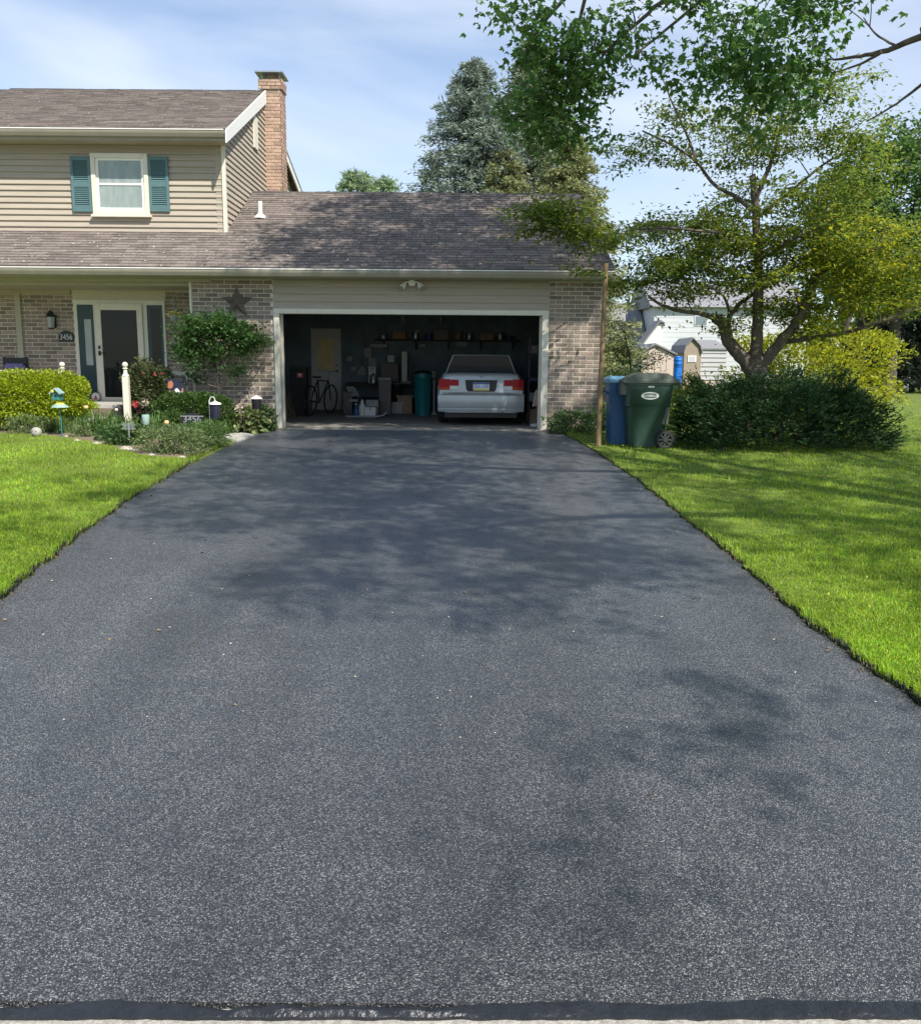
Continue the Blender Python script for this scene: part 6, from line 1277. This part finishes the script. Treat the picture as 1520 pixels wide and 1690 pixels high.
prof = [(1129, 640), (1157, 640), (1157, 582), (1153, 570), (1142, 559), (1132, 570), (1129, 582)]
MB().prism([(SX(a), Ysd, SZ(b) if b < 640 else -.2) for a, b in prof], (0, 2.6, 0)).build('wall', 'shed_tan', sh2)
rf = [(1157.5, 582), (1153.5, 569.5), (1142, 558), (1131.5, 569.5), (1128.5, 582), (1127, 582), (1130.5, 568.5), (1142, 556), (1154.5, 568.5), (1159, 582)]
MB().prism([(SX(a), Ysd - .1, SZ(b)) for a, b in rf], (0, 2.8, 0)).build('roof', 'far_roof', sh2)
wn_ = box('window', 'white', sh2, SX(1135), SX(1149), Ysd - .03, Ysd + .0, SZ(597), SZ(586)); box('pane', 'far_white', wn_, SX(1137), SX(1147), Ysd - .035, Ysd - .031, SZ(595.5), SZ(587.5))
sh3 = thing('striped_lean_to', 'pale slatted lean-to joined to the right of the barn shaped shed', 'shed', (SX(1180), Ysd + .8, -.2)); box('wall', 'shed_pink', sh3, SX(1159.5), SX(1205), Ysd + .6, Ysd + 2.6, -.2, SZ(575))
for k in range(7): box('slat', 'far_white', sh3, SX(1159.5), SX(1205), Ysd + .56, Ysd + .599, SZ(581.5 + k * 7.5), SZ(576 + k * 7.5))
MB().prism([(SX(1158.5), Ysd + .5, SZ(576)), (SX(1206), Ysd + .5, SZ(576)), (SX(1206), Ysd + 2.7, SZ(560)), (SX(1158.5), Ysd + 2.7, SZ(560))], (0, 0, .06)).build('roof', 'far_roof', sh3)
for k, (pt, pb, lb) in enumerate(((606, 625, 'bright blue barrel on the ground between the two sheds'), (588, 606.5, 'bright blue barrel stacked on another between the two sheds'))):
    Yb = 41; za = Z(pt, Yb, 1119); zb = -.2 if k == 0 else Z(606, Yb, 1119) + .012; cx = X(1119, 600, Yb); r = .19
    if k == 0: za = Z(606, Yb, 1119)
    root = thing('blue_barrel', lb, 'barrel', (cx, Yb, zb)); hh = za - zb; MB().lathe((cx, Yb, zb), [(r * .9, 0), (r, .05), (r, hh * .3), (r * 1.05, hh * .33), (r, hh * .36), (r, hh * .64), (r * 1.05, hh * .67), (r, hh * .7), (r * .95, hh - .02), (r * .8, hh)], 16).build('drum', 'barrel', root, smooth=True); MB().lathe((cx, Yb, zb + hh - .002), [(.05, 0), (.05, .012), (.02, .013)], 8).build('bung', 'white', root)
cbt = P(1463, 612, 50); root = thing('covered_stack', 'pale blue tarpaulin covered stack at the end of the far lawn', 'stack', (cbt.x, 50, -.2)); MB().loft([[(cbt.x + a * k_, 50 + b * k_, -.2 + z_) for a, b in ((-.45, -.5), (.45, -.5), (.45, .5), (-.45, .5))] for k_, z_ in ((1.1, 0), (1.0, .3), (.95, 1.3), (.55, 1.75), (.1, 1.85))]).build('cover', 'tarp', root, smooth=True); MB().tube([(cbt.x - .5, 49.42, .5), (cbt.x + .5, 49.42, .5)], .02, 5).build('strap', 'dark_metal', root)
cbt = P(1492, 612, 46); root = thing('round_trampoline', 'pale hoop shaped frame lying at the edge of the far lawn', 'hoop', (cbt.x, 46, -.2)); R_ = .42; MB().tube([(cbt.x + R_ * 1.2 * math.cos(t), 46 + .15 * math.sin(t), .25 + R_ * math.sin(t)) for t in np.linspace(0, 6.283, 30)], .03, 7, False).build('ring', 'far_white', root); MB().add([(cbt.x, 46, .25)] + [(cbt.x + R_ * 1.15 * math.cos(t), 46.02 + .15 * math.sin(t), .25 + R_ * .95 * math.sin(t)) for t in np.linspace(0, 6.283, 25)[:-1]], [(0, k + 1, (k + 1) % 24 + 1) for k in range(24)]).build('mesh_net', 'grey', root)
for dx in (-.35, .35): MB().tube([(cbt.x + dx, 46, -.2), (cbt.x + dx, 46, .1)], .03, 6).build('leg', 'far_white', root)

# ------------------------------------------------------------------ fallen seeds and petals on the roofs and the driveway
n = 700; xs = rng.uniform(-9.6, GXr, n); ys = GE_y + (rng.random(n) ** 1.3) * (GR_y - GE_y); ok = (xs > XS) | (ys < Y2 - .05); xs, ys = xs[ok], ys[ok]; n = len(xs)
C = np.stack([xs, ys, GE_z + gs * (ys - GE_y) + .03], 1); D = rdir(n); D[:, 2] = gs * D[:, 1]; sz = rng.uniform(.02, .06, n)
o = leaves('fallen_seeds', C, D, np.tile([0, -gs, 1.0], (n, 1)) + rng.normal(0, .2, (n, 3)), sz, sz * .5, MT['seed'], None) if False else None
rt = thing('seed_litter', 'pale fallen seeds and petals scattered over the garage and porch roof', 'seeds', (0, GE_y, GE_z)); rt['kind'] = 'stuff'
leaves('seeds', C, D, np.tile([0, -gs, 1.0], (n, 1)) + rng.normal(0, .2, (n, 3)), sz, sz * .5, MT['seed'], rt)['kind'] = 'stuff'
n = 220; ys = MEy + rng.random(n) * (MRy - MEy); xs = rng.uniform(-9.5, MXr - .1, n); C = np.stack([xs, ys, MEz + MRs * (ys - MEy) + .028], 1); D = rdir(n); D[:, 2] = MRs * D[:, 1]; sz = rng.uniform(.02, .05, n)
rt = thing('seed_litter', 'few pale seeds scattered over the upper roof', 'seeds', (-7, MEy, MEz)); rt['kind'] = 'stuff'; leaves('seeds', C, D, np.tile([0, -MRs, 1.0], (n, 1)), sz, sz * .5, MT['seed'], rt)['kind'] = 'stuff'
n = 420; ys = rng.uniform(4, 16.4, n); xs = rng.uniform(-3.4, 2.6, n); lx, rx_ = edge_x(drive_l, ys), edge_x(drive_r, ys); ok = (xs > lx) & (xs < rx_); xs, ys = xs[ok], ys[ok]; n = len(xs)
C = np.stack([xs, ys, np.array([gz(y) for y in ys]) + .006], 1); D = rdir(n); D[:, 2] *= .1; sz = rng.uniform(.008, .022, n); rt = thing('seed_litter', 'tiny pale seeds scattered over the driveway', 'seeds', (0, 10, gz(10))); rt['kind'] = 'stuff'; leaves('seeds', C, D, rdir(n, 3), sz, sz * .6, MT['seed'], rt)['kind'] = 'stuff'
# clover and leaf litter in the lawn
n = 900; ys = rng.uniform(3.5, 16, n); xs = edge_x(drive_r, ys) + rng.random(n) * 7 + .1; C = np.stack([xs, ys, np.array([gz(y) for y in ys]) + rng.uniform(.02, .05, n)], 1); rt = thing('lawn_weeds', 'pale broad clover leaves scattered through the lawn', 'clover', (5, 10, gz(10))); rt['kind'] = 'stuff'; sz = rng.uniform(.015, .035, n); leaves('clover', C, rdir(n), rdir(n, 2), sz, sz * .8, LF['lime'], rt)['kind'] = 'stuff'

# crumbs of soil and asphalt along both edges of the driveway
cb = MB()
for edge, sd_ in ((drive_l, -1), (drive_r, 1)):
    for k in range(520):
        i_ = random.randrange(4, len(edge) - 1); p = edge[i_].lerp(edge[i_ + 1], random.random()); q_ = p.x + sd_ * random.gauss(.02, .035); h_ = random.uniform(.004, .014)
        z_ = gz(p.y); a = random.random() * 3; c0, s0 = math.cos(a) * h_ * 1.2, math.sin(a) * h_ * 1.2
        cb.add([(q_ + c0, p.y + s0, z_), (q_ - s0, p.y + c0, z_), (q_ - c0, p.y - s0, z_), (q_ + s0, p.y - c0, z_), (q_, p.y, z_ + h_ * 1.3)], [(0, 1, 4), (1, 2, 4), (2, 3, 4), (3, 0, 4)])
o = cb.build('edge_crumbs', 'soil', None, (0, 8, gz(8))); tag(o, 'crumbs of soil and asphalt along the driveway edges', 'crumbs', kind='stuff')
# stray dry leaves on the driveway
n = 70; ys = rng.uniform(2.8, 15, n); lx, rx_ = edge_x(drive_l, ys), edge_x(drive_r, ys); xs = np.where(rng.random(n) < .6, rx_ - rng.random(n) ** 2 * 2.5, lx + rng.random(n) ** 2 * 2.5); C = np.stack([xs, ys, np.array([gz(y) for y in ys]) + .008], 1); D = rdir(n); D[:, 2] *= .15
MT['dry_leaf'] = M('dry_leaf', (.20, .14, .06), .7, island=.5, hue=.03); rt = thing('stray_leaves', 'small dry leaves scattered on the driveway', 'leaves', (0, 9, gz(9))); rt['kind'] = 'stuff'; sz = rng.uniform(.02, .045, n); leaves('dry_leaves', C, D, rdir(n, 2.5), sz, sz * .6, MT['dry_leaf'], rt)['kind'] = 'stuff'
